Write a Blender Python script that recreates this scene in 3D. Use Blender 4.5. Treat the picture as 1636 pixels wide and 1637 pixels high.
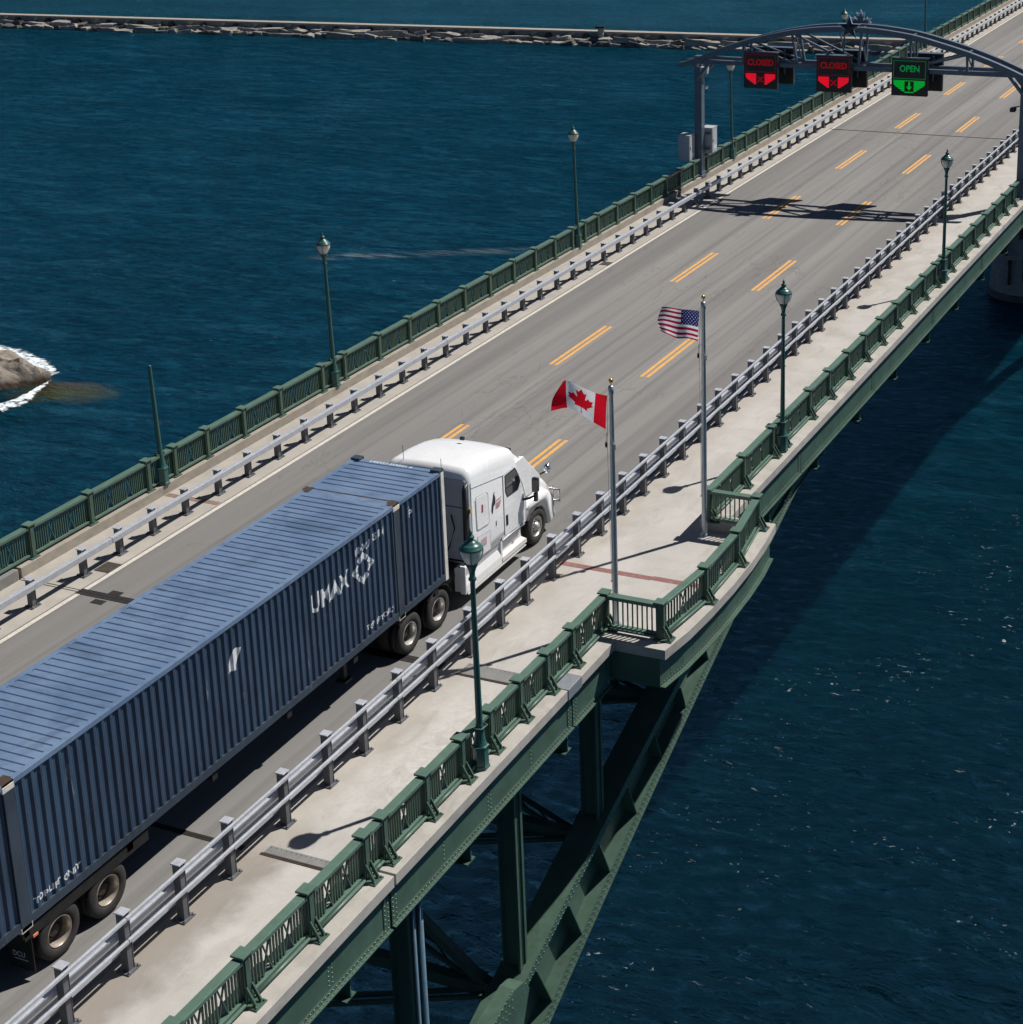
import bpy, bmesh, math, random
from mathutils import Vector, Matrix, noise
R = math.radians
random.seed(11)
for o in list(bpy.data.objects): bpy.data.objects.remove(o)
scn = bpy.context.scene

# ------------------------------------------------------------------ camera, sky, sun, exposure
cd = bpy.data.cameras.new('camera'); cam = bpy.data.objects.new('camera', cd); scn.collection.objects.link(cam); scn.camera = cam
cd.sensor_fit = 'HORIZONTAL'; cd.sensor_width = 36.0; cd.lens = 36.0*2636.76/1636.0
cd.shift_x = -(1150.86-818.0)/1636.0; cd.shift_y = -(818.5-562.54)/1636.0
cd.clip_start = 0.5; cd.clip_end = 3000
F = Vector((-0.37192884, 0.88546159, -0.27861571)); X = Vector((0.92220888, 0.38668611, -0.00215491)); U = X.cross(F).normalized()
M = Matrix((X, U, -F)).transposed().to_4x4(); M.translation = Vector((21.15507, -32.70245, 18.22178)); cam.matrix_world = M
SUN_AZ, SUN_EL = 36.0, 54.5
w = bpy.data.worlds.new('World'); scn.world = w; w.use_nodes = True
nt = w.node_tree; bg = nt.nodes['Background']
sky = nt.nodes.new('ShaderNodeTexSky'); sky.sky_type = 'NISHITA'; sky.sun_disc = False
sky.sun_elevation = R(SUN_EL); sky.sun_rotation = R(SUN_AZ); sky.altitude = 200; sky.dust_density = 0.2; sky.ozone_density = 3.5; sky.air_density = .5
nt.links.new(sky.outputs[0], bg.inputs[0]); bg.inputs[1].default_value = 0.05
sd = bpy.data.lights.new('sun', 'SUN'); sd.energy = 5.0; sd.angle = R(0.5); sd.color = (1.0, 0.955, 0.89)
sun = bpy.data.objects.new('sun', sd); scn.collection.objects.link(sun)
sv = Vector((math.sin(R(SUN_AZ))*math.cos(R(SUN_EL)), math.cos(R(SUN_AZ))*math.cos(R(SUN_EL)), math.sin(R(SUN_EL))))
sun.rotation_euler = sv.to_track_quat('Z', 'Y').to_euler(); sun.location = sv*150
vs = scn.view_settings; vs.view_transform = 'Standard'; vs.look = 'None'; vs.exposure = 0.12; vs.gamma = 1.0

# ------------------------------------------------------------------ helpers
S = 0.064154            # road grade: world z = h + S*y
WATER = -15.0
def mat(name): 
    m = bpy.data.materials.new(name); m.use_nodes = True
    return m, m.node_tree, m.node_tree.nodes['Principled BSDF']
def nd(nt, t, **kw):
    n = nt.nodes.new(t)
    for k, v in kw.items():
        if k.startswith('i_'):
            key = k[2:]; n.inputs[int(key) if key.isdigit() else key.replace('_', ' ')].default_value = v
        else: setattr(n, k, v)
    return n
def pos(nt, sc=(1, 1, 1)):
    g = nd(nt, 'ShaderNodeNewGeometry'); m = nd(nt, 'ShaderNodeMapping'); m.inputs['Scale'].default_value = sc
    nt.links.new(g.outputs['Position'], m.inputs['Vector']); return m.outputs[0]
def noi(nt, vec, scale, detail=4, rough=.55, dist=0):
    n = nd(nt, 'ShaderNodeTexNoise'); n.inputs['Scale'].default_value = scale; n.inputs['Detail'].default_value = detail
    n.inputs['Roughness'].default_value = rough; n.inputs['Distortion'].default_value = dist
    nt.links.new(vec, n.inputs['Vector']); return n.outputs['Fac']
def ramp(nt, fac, a, b, c0=(0, 0, 0, 1), c1=(1, 1, 1, 1)):
    r = nd(nt, 'ShaderNodeValToRGB'); r.color_ramp.elements[0].position = a; r.color_ramp.elements[1].position = b
    r.color_ramp.elements[0].color = c0; r.color_ramp.elements[1].color = c1
    nt.links.new(fac, r.inputs[0]); return r.outputs[0]
def mix(nt, fac, a, b, mode='MIX'):
    m = nd(nt, 'ShaderNodeMix', data_type='RGBA', blend_type=mode)
    for s, v in ((0, fac), (6, a), (7, b)):
        if hasattr(v, 'is_output'): nt.links.new(v, m.inputs[s])
        elif s == 0: m.inputs[0].default_value = v
        else: m.inputs[s].default_value = (*v[:3], 1)
    return m.outputs[2]
def math_(nt, op, a, b=None, clamp=False):
    m = nd(nt, 'ShaderNodeMath', operation=op); m.use_clamp = clamp
    if op == 'MULTIPLY_ADD': m.inputs[2].default_value = .6
    for i, v in enumerate((a, b)):
        if v is None: continue
        if hasattr(v, 'is_output'): nt.links.new(v, m.inputs[i])
        else: m.inputs[i].default_value = v
    return m.outputs[0]
def bump(nt, bs, h, strength=.3, dist=.02):
    b = nd(nt, 'ShaderNodeBump'); b.inputs['Strength'].default_value = strength; b.inputs['Distance'].default_value = dist
    nt.links.new(h, b.inputs['Height']); nt.links.new(b.outputs[0], bs.inputs['Normal']); return b
def plain(name, col, rough=.5, metal=0., var=.18, sc=3.0, dirt=None, dirt_amt=.5, spec=.5, coat=0., bmp=0.):
    m, nt, bs = mat(name)
    p = pos(nt); n1 = noi(nt, p, sc, 5, .6)
    lo = [c*(1-var) for c in col]; hi = [min(1, c*(1+var)) for c in col]
    c = mix(nt, ramp(nt, n1, .3, .7), lo, hi)
    if dirt:
        n2 = noi(nt, pos(nt, (1, 1, .35)), sc*2.3, 6, .65)
        d = ramp(nt, n2, .56, .74); d = math_(nt, 'MULTIPLY', d, dirt_amt)
        c = mix(nt, d, c, dirt)
    nt.links.new(c, bs.inputs['Base Color'])
    r = ramp(nt, noi(nt, p, sc*4, 3), .3, .7, (rough*.85,)*3+(1,), (min(1, rough*1.15),)*3+(1,)); nt.links.new(r, bs.inputs['Roughness'])
    bs.inputs['Metallic'].default_value = metal; bs.inputs['Specular IOR Level'].default_value = spec
    bs.inputs['Coat Weight'].default_value = coat
    if bmp: bump(nt, bs, noi(nt, p, sc*12, 4), bmp, .01)
    return m
def emis(name, col, st):
    m, nt, bs = mat(name); bs.inputs['Base Color'].default_value = (.01, .01, .01, 1); bs.inputs['Roughness'].default_value = .6
    bs.inputs['Specular IOR Level'].default_value = .1
    p = pos(nt); n = nd(nt, 'ShaderNodeTexWave', wave_type='BANDS', bands_direction='Z'); n.inputs['Scale'].default_value = 3.2; n.inputs['Distortion'].default_value = 0
    nt.links.new(p, n.inputs['Vector'])
    f = ramp(nt, n.outputs['Fac'], .02, .3, (.45, .45, .45, 1), (1, 1, 1, 1))
    nt.links.new(mix(nt, 1.0, f, col, 'MULTIPLY'), bs.inputs['Emission Color']); bs.inputs['Emission Strength'].default_value = st
    return m

M_ = {}
def cloth(name, col):
    m, nt, bs = mat(name); nt.nodes.remove(bs); out = [n for n in nt.nodes if n.type == 'OUTPUT_MATERIAL'][0]
    c = mix(nt, ramp(nt, noi(nt, pos(nt), 9, 3), .3, .7), [x*.92 for x in col], col)
    d = nd(nt, 'ShaderNodeBsdfDiffuse'); t = nd(nt, 'ShaderNodeBsdfTranslucent'); mx = nd(nt, 'ShaderNodeMixShader'); mx.inputs[0].default_value = .55
    nt.links.new(c, d.inputs[0]); nt.links.new(c, t.inputs[0]); nt.links.new(d.outputs[0], mx.inputs[1]); nt.links.new(t.outputs[0], mx.inputs[2]); nt.links.new(mx.outputs[0], out.inputs[0]); return m
M_['flagred'] = cloth('red flag cloth', (.80, .012, .03)); M_['flagwhite'] = cloth('white flag cloth', (.90, .90, .92)); M_['flagmaroon'] = cloth('crimson flag cloth', (.42, .02, .06))
M_['flagnavy'] = cloth('navy flag cloth', (.018, .026, .13)); M_['flagstar'] = cloth('star cloth', (.42, .43, .62))
# asphalt: bleached lanes, tyre polished streaks along the road, fine grain
def m_asphalt():
    m, nt, bs = mat('asphalt')
    n1 = noi(nt, pos(nt, (.75, .02, 0)), 1.0, 5, .55); c = mix(nt, ramp(nt, n1, .30, .70), (.165, .160, .155), (.280, .270, .260))
    n2 = noi(nt, pos(nt, (2.6, .03, 0)), 1.0, 3, .5); c = mix(nt, math_(nt, 'MULTIPLY', ramp(nt, n2, .50, .68), .6), c, (.13, .128, .126))
    n3 = noi(nt, pos(nt), 28, 3, .7); c = mix(nt, math_(nt, 'MULTIPLY', ramp(nt, n3, .35, .7), .22), c, (.1, .098, .095))
    # right hand lane is newer and darker
    g = nd(nt, 'ShaderNodeNewGeometry'); sx = nd(nt, 'ShaderNodeSeparateXYZ'); nt.links.new(g.outputs['Position'], sx.inputs[0])
    wob = math_(nt, 'MULTIPLY', math_(nt, 'SUBTRACT', noi(nt, pos(nt, (1, .08, 0)), 1.3, 4), .5), 1.6)
    f = math_(nt, 'ADD', sx.outputs[0], wob)
    mr = nd(nt, 'ShaderNodeMapRange'); nt.links.new(f, mr.inputs[0]); mr.inputs[1].default_value = -2.2; mr.inputs[2].default_value = .9
    c = mix(nt, math_(nt, 'MULTIPLY', mr.outputs[0], .55), c, (.155, .152, .148))
    ml = nd(nt, 'ShaderNodeMapRange'); nt.links.new(f, ml.inputs[0]); ml.inputs[1].default_value = -7.6; ml.inputs[2].default_value = -10.2
    c = mix(nt, math_(nt, 'MULTIPLY', ml.outputs[0], .5), c, (.13, .128, .124))
    # cracks and patched seam
    v = nd(nt, 'ShaderNodeTexNoise'); v.inputs['Scale'].default_value = .9; v.inputs['Detail'].default_value = 8; v.inputs['Distortion'].default_value = 1.2
    nt.links.new(pos(nt, (1, .35, 0)), v.inputs['Vector'])
    cr = ramp(nt, math_(nt, 'ABSOLUTE', math_(nt, 'SUBTRACT', v.outputs['Fac'], .5)), .0, .012, (1, 1, 1, 1), (0, 0, 0, 1))
    msk = ramp(nt, noi(nt, pos(nt), .22, 2), .52, .6)
    c = mix(nt, math_(nt, 'MULTIPLY', math_(nt, 'MULTIPLY', cr, msk), .35), c, (.06, .058, .055))
    sp_ = ramp(nt, noi(nt, pos(nt, (1, .5, 0)), 1.1, 5, .7), .70, .76); c = mix(nt, math_(nt, 'MULTIPLY', sp_, .6), c, (.075, .072, .07))
    nt.links.new(c, bs.inputs['Base Color']); bs.inputs['Roughness'].default_value = .85; bs.inputs['Specular IOR Level'].default_value = .25
    bump(nt, bs, n3, .35, .01); return m
def m_conc(name, lo, hi, stain, sc=.8, amt=.6, fine=.12):
    m, nt, bs = mat(name)
    n1 = noi(nt, pos(nt), sc, 6, .62, .4); c = mix(nt, ramp(nt, n1, .3, .68), lo, hi)
    n2 = noi(nt, pos(nt, (1, .4, 1)), sc*1.9, 7, .68, .8); c = mix(nt, math_(nt, 'MULTIPLY', ramp(nt, n2, .52, .75), amt), c, stain)
    n3 = noi(nt, pos(nt), 30, 4, .7); c = mix(nt, math_(nt, 'MULTIPLY', ramp(nt, n3, .4, .75), fine), c, [x*.5 for x in lo])
    nt.links.new(c, bs.inputs['Base Color']); bs.inputs['Roughness'].default_value = .9; bs.inputs['Specular IOR Level'].default_value = .2
    bump(nt, bs, n3, .3, .008); return m, nt, bs, c
M_['asphalt'] = m_asphalt()
def m_sidewalk():
    m, nt, bs, c = m_conc('sidewalk concrete', (.40, .383, .358), (.50, .48, .455), (.25, .228, .20), .7, .5, .2)
    g = nd(nt, 'ShaderNodeNewGeometry'); sx = nd(nt, 'ShaderNodeSeparateXYZ'); nt.links.new(g.outputs['Position'], sx.inputs[0])
    wob = math_(nt, 'MULTIPLY', math_(nt, 'SUBTRACT', noi(nt, pos(nt), 1.1, 5, .6), .5), 1.3)
    def mrr(v, a, b):
        r = nd(nt, 'ShaderNodeMapRange'); nt.links.new(v, r.inputs[0]); r.inputs[1].default_value = a; r.inputs[2].default_value = b; return r.outputs[0]
    x = math_(nt, 'ADD', sx.outputs[0], wob); y = math_(nt, 'ADD', sx.outputs[1], math_(nt, 'MULTIPLY', wob, 2.))
    # grime washed down along the barrier on the near slab, a pale scoured patch past the joint
    d = math_(nt, 'MULTIPLY', mrr(x, 2.35, 1.75), mrr(y, -8.6, -10.2)); c = mix(nt, math_(nt, 'MULTIPLY', d, .62), c, (.17, .155, .14))
    p1 = math_(nt, 'MULTIPLY', math_(nt, 'MULTIPLY', mrr(y, -8.6, -6.6), mrr(y, -2.4, -3.6)), mrr(x, 1.7, 2.5))
    p1 = math_(nt, 'MULTIPLY', p1, ramp(nt, noi(nt, pos(nt), 2.4, 6, .7, 1.5), .4, .62)); c = mix(nt, math_(nt, 'MULTIPLY', p1, .6), c, (.60, .57, .54))
    e = math_(nt, 'MULTIPLY', mrr(x, 2.1, 1.5), .28); c = mix(nt, e, c, (.30, .24, .18))
    nt.links.new(c, bs.inputs['Base Color']); return m
M_['sidewalk'] = m_sidewalk()
M_['apron'] = m_conc('apron concrete', (.34, .315, .285), (.43, .40, .36), (.26, .235, .205), .9, .45)[0]
M_['ledge'] = m_conc('ledge concrete', (.36, .34, .31), (.47, .445, .41), (.25, .23, .21), 1.6, .55)[0]
M_['kerbcon'] = m_conc('parapet concrete', (.29, .26, .22), (.38, .345, .30), (.22, .195, .165), 2.2, .6, .25)[0]
M_['stone'] = m_conc('pier stone', (.24, .235, .225), (.34, .33, .31), (.10, .095, .09), 1.4, .7)[0]
GR = (.058, .108, .080)
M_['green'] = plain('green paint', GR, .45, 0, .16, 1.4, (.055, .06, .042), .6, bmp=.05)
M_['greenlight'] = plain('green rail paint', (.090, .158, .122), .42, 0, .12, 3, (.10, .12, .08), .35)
M_['teal'] = plain('teal lamp paint', (.026, .10, .088), .35, 0, .12, 3)
M_['galv'] = plain('galvanised steel', (.50, .53, .58), .48, .35, .12, 5, (.3, .3, .31), .4)
M_['galvdark'] = plain('shade darkened galvanised post', (.12, .125, .14), .55, .2, .15, 5, (.08, .075, .07), .5)  # darker copy of the galvanised steel, shade of the post faces painted in
M_['alu'] = plain('brushed aluminium', (.42, .47, .52), .38, .6, .08, 4)
M_['gantry'] = plain('gantry blue grey paint', (.10, .135, .18), .45, .25, .12, 3)
M_['black'] = plain('black housing', (.012, .012, .014), .45, 0, .2, 3)
M_['rubber'] = plain('tyre rubber', (.028, .027, .026), .8, 0, .25, 8, (.07, .065, .06), .6)
M_['rim'] = plain('polished rim', (.62, .60, .57), .38, .6, .1, 3, (.3, .26, .2), .4)
M_['rustrim'] = plain('rusty rim', (.46, .40, .34), .4, .5, .2, 9, (.28, .15, .07), .8)
M_['hubdark'] = plain('shade dark rusty hub', (.05, .042, .035), .6, .1, .3, 8, (.16, .10, .06), .5)  # shade inside the deep rim put into the base colour, plus rust flecks
M_['chassis'] = plain('black chassis paint', (.015, .016, .018), .5, .1, .3, 5, (.05, .045, .04), .4)
M_['white'] = plain('white truck paint', (.80, .81, .82), .28, 0, .03, 1.5, (.6, .59, .57), .2, coat=.4)
M_['whitedirty'] = plain('dusty white panel', (.62, .62, .61), .5, 0, .08, 2, (.42, .40, .37), .5)
M_['greywall'] = plain('grey cab rear wall', (.42, .44, .48), .5, 0, .08, 2, (.3, .3, .3), .5)
M_['glass'] = plain('dark window glass', (.012, .016, .02), .06, 0, .1, 2, spec=.9)
M_['chrome'] = plain('chrome', (.75, .75, .76), .15, 1., .03, 3)
M_['gold'] = plain('gold ball', (.78, .52, .12), .22, .9, .05, 3)
M_['lampglass'] = plain('frosted lamp glass', (.70, .69, .60), .25, 0, .15, 5, (.4, .4, .3), .5)
b_ = M_['lampglass'].node_tree.nodes['Principled BSDF']; b_.inputs['Subsurface Weight'].default_value = 1.; b_.inputs['Subsurface Radius'].default_value = (1, 1, .8); b_.inputs['Subsurface Scale'].default_value = .25
M_['yellow'] = plain('yellow road paint', (.66, .35, .10), .8, 0, .15, 6, (.26, .20, .13), .9)
M_['whiteline'] = plain('white road paint', (.55, .52, .46), .8, 0, .12, 6, (.3, .28, .25), .7)
M_['redpaint'] = plain('faded red paint', (.23, .105, .10), .85, 0, .15, 4, (.33, .26, .23), .9)
M_['redpaint2'] = plain('worn red paint', (.20, .13, .105), .85, 0, .2, 5, (.33, .30, .26), 1.)
M_['plate'] = plain('grey joint plate', (.20, .20, .195), .7, .1, .15, 3, (.3, .28, .25), .5)
M_['plateblue'] = plain('ledge cover plate', (.22, .24, .27), .55, .2, .12, 3)
M_['jointdark'] = plain('dark joint rubber', (.012, .011, .011), .8, 0, .3, 5, (.04, .035, .03), .5)
M_['grate'] = plain('rusty iron grate', (.10, .085, .07), .7, .3, .3, 8, (.2, .15, .1), .5)
M_['cabinet'] = plain('cabinet grey paint', (.40, .42, .45), .5, 0, .06, 2, (.3, .3, .3), .3)
M_['decal'] = plain('white decal', (.74, .76, .78), .6, 0, .1, 9, (.35, .4, .48), .55)
M_['decaldim'] = plain('worn pale decal', (.50, .56, .64), .6, 0, .12, 9, (.2, .26, .36), .8)
M_['sticker'] = plain('silver sticker', (.70, .71, .72), .5, 0, .15, 9, (.4, .42, .45), .7)
M_['logoBlack'] = plain('dark blue decal', (.02, .02, .035), .5)
M_['logoRed'] = plain('red decal', (.30, .04, .05), .5)
M_['pinkish'] = plain('faded pink decal', (.50, .36, .38), .5)
M_['bone'] = plain('bare corner casting', (.66, .62, .54), .6, 0, .25, 12, (.30, .14, .07), 1.)
M_['rust'] = plain('rust', (.050, .030, .022), .8, 0, .35, 9)
M_['frontpost'] = plain('peeling white corner post', (.66, .64, .60), .6, 0, .12, 4, (.36, .17, .08), 1.)
M_['orange'] = plain('orange marker lens', (.75, .22, .10), .3)
M_['pipe'] = plain('blue grey pipe', (.12, .20, .27), .45, .3, .1, 3)
M_['starblue'] = plain('dark navy star', (.012, .016, .04), .35, 0, .1, 3)
M_['starsilver'] = plain('silver emblem', (.55, .60, .66), .35, .5, .1, 3)
M_['led_red'] = emis('red light panel', (1., .006, .03), .72)
M_['led_reddim'] = emis('dim red lettering', (1., .0, .012), .24)
M_['led_redline'] = emis('faint red outline', (1., .0, .015), .10)
M_['led_green'] = emis('green light panel', (.0, 1., .08), .34)
M_['led_greendim'] = emis('green lettering', (.0, 1., .22), .2)
M_['led_greenline'] = emis('faint green outline', (.0, 1., .2), .16)

def m_container(name, base, hi, streak_ax):
    m, nt, bs = mat(name)
    n1 = noi(nt, pos(nt), .5, 6, .65, .6); c = mix(nt, ramp(nt, n1, .32, .68), base, hi)
    n2 = noi(nt, pos(nt, streak_ax), 1.7, 7, .72, .5); c = mix(nt, math_(nt, 'MULTIPLY', ramp(nt, n2, .50, .72), .7), c, [x*.42 for x in base])
    n3 = noi(nt, pos(nt, streak_ax), 4.5, 6, .75, .8); c = mix(nt, math_(nt, 'MULTIPLY', ramp(nt, n3, .63, .72), .55), c, (.30, .33, .38))
    n4 = noi(nt, pos(nt), 2.3, 8, .75, 1.); c = mix(nt, math_(nt, 'MULTIPLY', ramp(nt, n4, .64, .74), .75), c, (.10, .055, .035))
    n6 = noi(nt, pos(nt, (1, .6, 0)), .75, 6, .7, 1.0); c = mix(nt, math_(nt, 'MULTIPLY', ramp(nt, n6, .54, .68), .45), c, [x*.4+.012 for x in base])
    nt.links.new(c, bs.inputs['Base Color']); bs.inputs['Roughness'].default_value = .5; bs.inputs['Specular IOR Level'].default_value = .4
    bump(nt, bs, noi(nt, pos(nt), 9, 4), .12, .01); return m
M_['contside'] = m_container('blue container side', (.024, .050, .094), (.036, .070, .125), (1, 1, .25))  # darker than the roof blue: shade of the side put into the colour
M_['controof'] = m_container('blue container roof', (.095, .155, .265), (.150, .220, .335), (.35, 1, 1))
M_['contframe'] = m_container('blue container frame', (.032, .050, .076), (.045, .064, .09), (1, 1, .4))

def m_water():
    m, nt, bs = mat('river water')
    g = nd(nt, 'ShaderNodeNewGeometry'); sx = nd(nt, 'ShaderNodeSeparateXYZ'); nt.links.new(g.outputs['Position'], sx.inputs[0])
    def mrr(v, a, b, c0=0., c1=1.):
        r = nd(nt, 'ShaderNodeMapRange', interpolation_type='SMOOTHSTEP'); nt.links.new(v, r.inputs[0]); r.inputs[1].default_value = a; r.inputs[2].default_value = b; r.inputs[3].default_value = c0; r.inputs[4].default_value = c1; return r.outputs[0]
    X_, Y_ = sx.outputs[0], sx.outputs[1]
    # dark green on the near side, blue sky reflection painted in upstream
    n1 = noi(nt, pos(nt, (.5, 1, 0)), .045, 5, .6, .8)
    near = mrr(math_(nt, 'ADD', math_(nt, 'SUBTRACT', X_, math_(nt, 'MULTIPLY', Y_, .55)), math_(nt, 'MULTIPLY', n1, 12.)), 0., -52.)
    c = mix(nt, near, (.0001, .0075, .0085), (.0004, .033, .058))
    c = mix(nt, math_(nt, 'MULTIPLY', ramp(nt, n1, .42, .68), mrr(Y_, 5, 120, .35, .8)), c, (.003, .050, .080))
    n5 = noi(nt, pos(nt, (.32, 1, 0)), .30, 7, .62, 1.0); c = mix(nt, math_(nt, 'MULTIPLY', ramp(nt, n5, .47, .72), math_(nt, 'MULTIPLY', near, .85)), c, (.014, .085, .130))
    c = mix(nt, mrr(Y_, 266, 272), c, (.005, .040, .046))
    w2 = noi(nt, pos(nt, (.42, 1, 0)), 1.15, 8, .68, .9); c = mix(nt, math_(nt, 'MULTIPLY', ramp(nt, w2, .42, .56, (1, 1, 1, 1), (0, 0, 0, 1)), .62), c, (.0002, .010, .020))  # wave shading painted into the colour: dark wavelets here, paler streaks next
    w3 = noi(nt, pos(nt, (.38, 1, 0)), .62, 8, .72, 1.3); c = mix(nt, math_(nt, 'MULTIPLY', math_(nt, 'MULTIPLY', ramp(nt, w3, .54, .66), near), .7), c, (.006, .075, .125))
    def ell(cx, cy, ax, ay, rot):
        cr_, sr_ = math.cos(rot), math.sin(rot)
        dx = math_(nt, 'SUBTRACT', X_, cx); dy = math_(nt, 'SUBTRACT', Y_, cy)
        u = math_(nt, 'ADD', math_(nt, 'MULTIPLY', dx, cr_/ax), math_(nt, 'MULTIPLY', dy, sr_/ax))
        v = math_(nt, 'ADD', math_(nt, 'MULTIPLY', dx, -sr_/ay), math_(nt, 'MULTIPLY', dy, cr_/ay))
        return math_(nt, 'SQRT', math_(nt, 'ADD', math_(nt, 'MULTIPLY', u, u), math_(nt, 'MULTIPLY', v, v)))
    # drowned shelf trailing off the rock islet
    wobn = math_(nt, 'MULTIPLY', math_(nt, 'SUBTRACT', noi(nt, pos(nt, (.5, 1, 0)), .8, 6, .65, .6), .5), 1.1)
    e = math_(nt, 'ADD', ell(-59.9, 47.2, 4.6, 2.6, .25), wobn)
    c = mix(nt, math_(nt, 'MULTIPLY', ramp(nt, e, .30, 1.05, (1, 1, 1, 1), (0, 0, 0, 1)), .85), c, (.075, .068, .012))
    e2 = math_(nt, 'ADD', ell(-61.2, 48.6, 2.6, 1.1, .3), wobn)
    c = mix(nt, math_(nt, 'MULTIPLY', ramp(nt, e2, .3, 1.05, (1, 1, 1, 1), (0, 0, 0, 1)), .7), c, (.10, .060, .022))
    # bright flecks painted for sun glints and whitecaps, and thin breaking crests
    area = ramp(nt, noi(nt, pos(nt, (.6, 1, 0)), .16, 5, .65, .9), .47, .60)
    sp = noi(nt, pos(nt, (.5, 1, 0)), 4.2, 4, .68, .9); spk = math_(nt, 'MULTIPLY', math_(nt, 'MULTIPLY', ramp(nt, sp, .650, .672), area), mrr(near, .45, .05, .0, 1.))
    f1 = noi(nt, pos(nt, (.42, 1, 0)), 1.2, 9, .76, 1.6); crest = math_(nt, 'MULTIPLY', math_(nt, 'MULTIPLY', ramp(nt, f1, .635, .74), area), mrr(near, .35, 1, .0, .75))
    w1 = noi(nt, pos(nt, (.16, 1, 0)), .55, 9, .78, 1.6)
    lane = math_(nt, 'MULTIPLY', mrr(math_(nt, 'ABSOLUTE', math_(nt, 'SUBTRACT', Y_, math_(nt, 'ADD', math_(nt, 'MULTIPLY', X_, .62), 129.8))), 2.2, .3), mrr(X_, -71, -66))
    lane = math_(nt, 'MULTIPLY', math_(nt, 'MULTIPLY', lane, mrr(X_, -49, -57)), ramp(nt, w1, .46, .62))
    foam = math_(nt, 'MAXIMUM', math_(nt, 'MAXIMUM', spk, crest), math_(nt, 'MULTIPLY', lane, .38))  # foam mask, painted glint flecks included
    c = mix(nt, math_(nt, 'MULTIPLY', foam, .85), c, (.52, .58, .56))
    nt.links.new(c, bs.inputs['Base Color'])
    rg = ramp(nt, foam, 0, 1, (.09, .09, .09, 1), (.8, .8, .8, 1)); nt.links.new(rg, bs.inputs['Roughness'])
    bs.inputs['Subsurface Weight'].default_value = .30; bs.inputs['Subsurface Radius'].default_value = (.6, 1.0, 1.2); bs.inputs['Subsurface Scale'].default_value = 4.5; bs.subsurface_method = 'BURLEY'
    bs.inputs['IOR'].default_value = 1.33; bs.inputs['Specular IOR Level'].default_value = .15
    a = noi(nt, pos(nt, (.55, 1, 0)), .42, 4, .55, .8); b = noi(nt, pos(nt, (.6, 1, 0)), 1.5, 7, .66, 1.0); d = noi(nt, pos(nt, (.7, 1, 0)), 6., 3, .6, .3)
    h = math_(nt, 'ADD', math_(nt, 'ADD', math_(nt, 'MULTIPLY', a, 1.7), math_(nt, 'MULTIPLY', b, math_(nt, 'MULTIPLY_ADD', ramp(nt, n1, .4, .65), 1.1))), math_(nt, 'MULTIPLY', d, .12))
    amp = math_(nt, 'MULTIPLY', mrr(Y_, 262, 275, 1, .75), ramp(nt, noi(nt, pos(nt), .06, 3), .3, .7, (.55, .55, .55, 1), (1, 1, 1, 1)))
    bp = bump(nt, bs, math_(nt, 'MULTIPLY', h, amp), 1.0, 1.35)
    bs.inputs['Specular IOR Level'].default_value = 0.0
    gl = nd(nt, 'ShaderNodeBsdfGlossy'); gl.inputs['Color'].default_value = (.17, .47, .76, 1); nt.links.new(rg, gl.inputs['Roughness']); nt.links.new(bp.outputs[0], gl.inputs['Normal'])
    fr = nd(nt, 'ShaderNodeFresnel'); fr.inputs['IOR'].default_value = 1.33; nt.links.new(bp.outputs[0], fr.inputs['Normal'])
    fc = math_(nt, 'MULTIPLY', fr.outputs[0], math_(nt, 'SUBTRACT', .95, math_(nt, 'MULTIPLY', foam, .9)))
    ms = nd(nt, 'ShaderNodeMixShader'); out = [n for n in nt.nodes if n.type == 'OUTPUT_MATERIAL'][0]
    nt.links.new(fc, ms.inputs[0]); nt.links.new(bs.outputs[0], ms.inputs[1]); nt.links.new(gl.outputs[0], ms.inputs[2]); nt.links.new(ms.outputs[0], out.inputs[0]); return m
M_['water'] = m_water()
def m_rock(name, lo, hi, dk):
    m, nt, bs = mat(name)
    c = mix(nt, ramp(nt, noi(nt, pos(nt), .9, 7, .68, .5), .3, .7), lo, hi)
    c = mix(nt, math_(nt, 'MULTIPLY', ramp(nt, noi(nt, pos(nt, (1, 1, 2)), 2.6, 7, .7, .8), .5, .72), .8), c, dk)
    nt.links.new(c, bs.inputs['Base Color']); bs.inputs['Roughness'].default_value = .85
    bump(nt, bs, noi(nt, pos(nt), 2.5, 8, .7), .6, .12); return m, nt, bs, c
M_['rock'] = m_rock('grey limestone', (.20, .188, .17), (.40, .38, .345), (.06, .055, .05))[0]
M_['rockdark'] = m_rock('dark wet stone', (.07, .066, .06), (.15, .14, .13), (.03, .028, .026))[0]
def m_islet():
    m, nt, bs, c = m_rock('brown islet rock', (.17, .145, .12), (.29, .25, .21), (.07, .052, .04))
    g = nd(nt, 'ShaderNodeNewGeometry'); sx = nd(nt, 'ShaderNodeSeparateXYZ'); nt.links.new(g.outputs['Position'], sx.inputs[0])
    z = math_(nt, 'ADD', sx.outputs[2], math_(nt, 'MULTIPLY', noi(nt, pos(nt), 1.2, 5), .5))
    r = nd(nt, 'ShaderNodeMapRange'); nt.links.new(z, r.inputs[0]); r.inputs[1].default_value = WATER+.85; r.inputs[2].default_value = WATER+.5
    c = mix(nt, r.outputs[0], c, (.045, .026, .014)); nt.links.new(c, bs.inputs['Base Color']); return m
M_['islet'] = m_islet()
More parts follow.
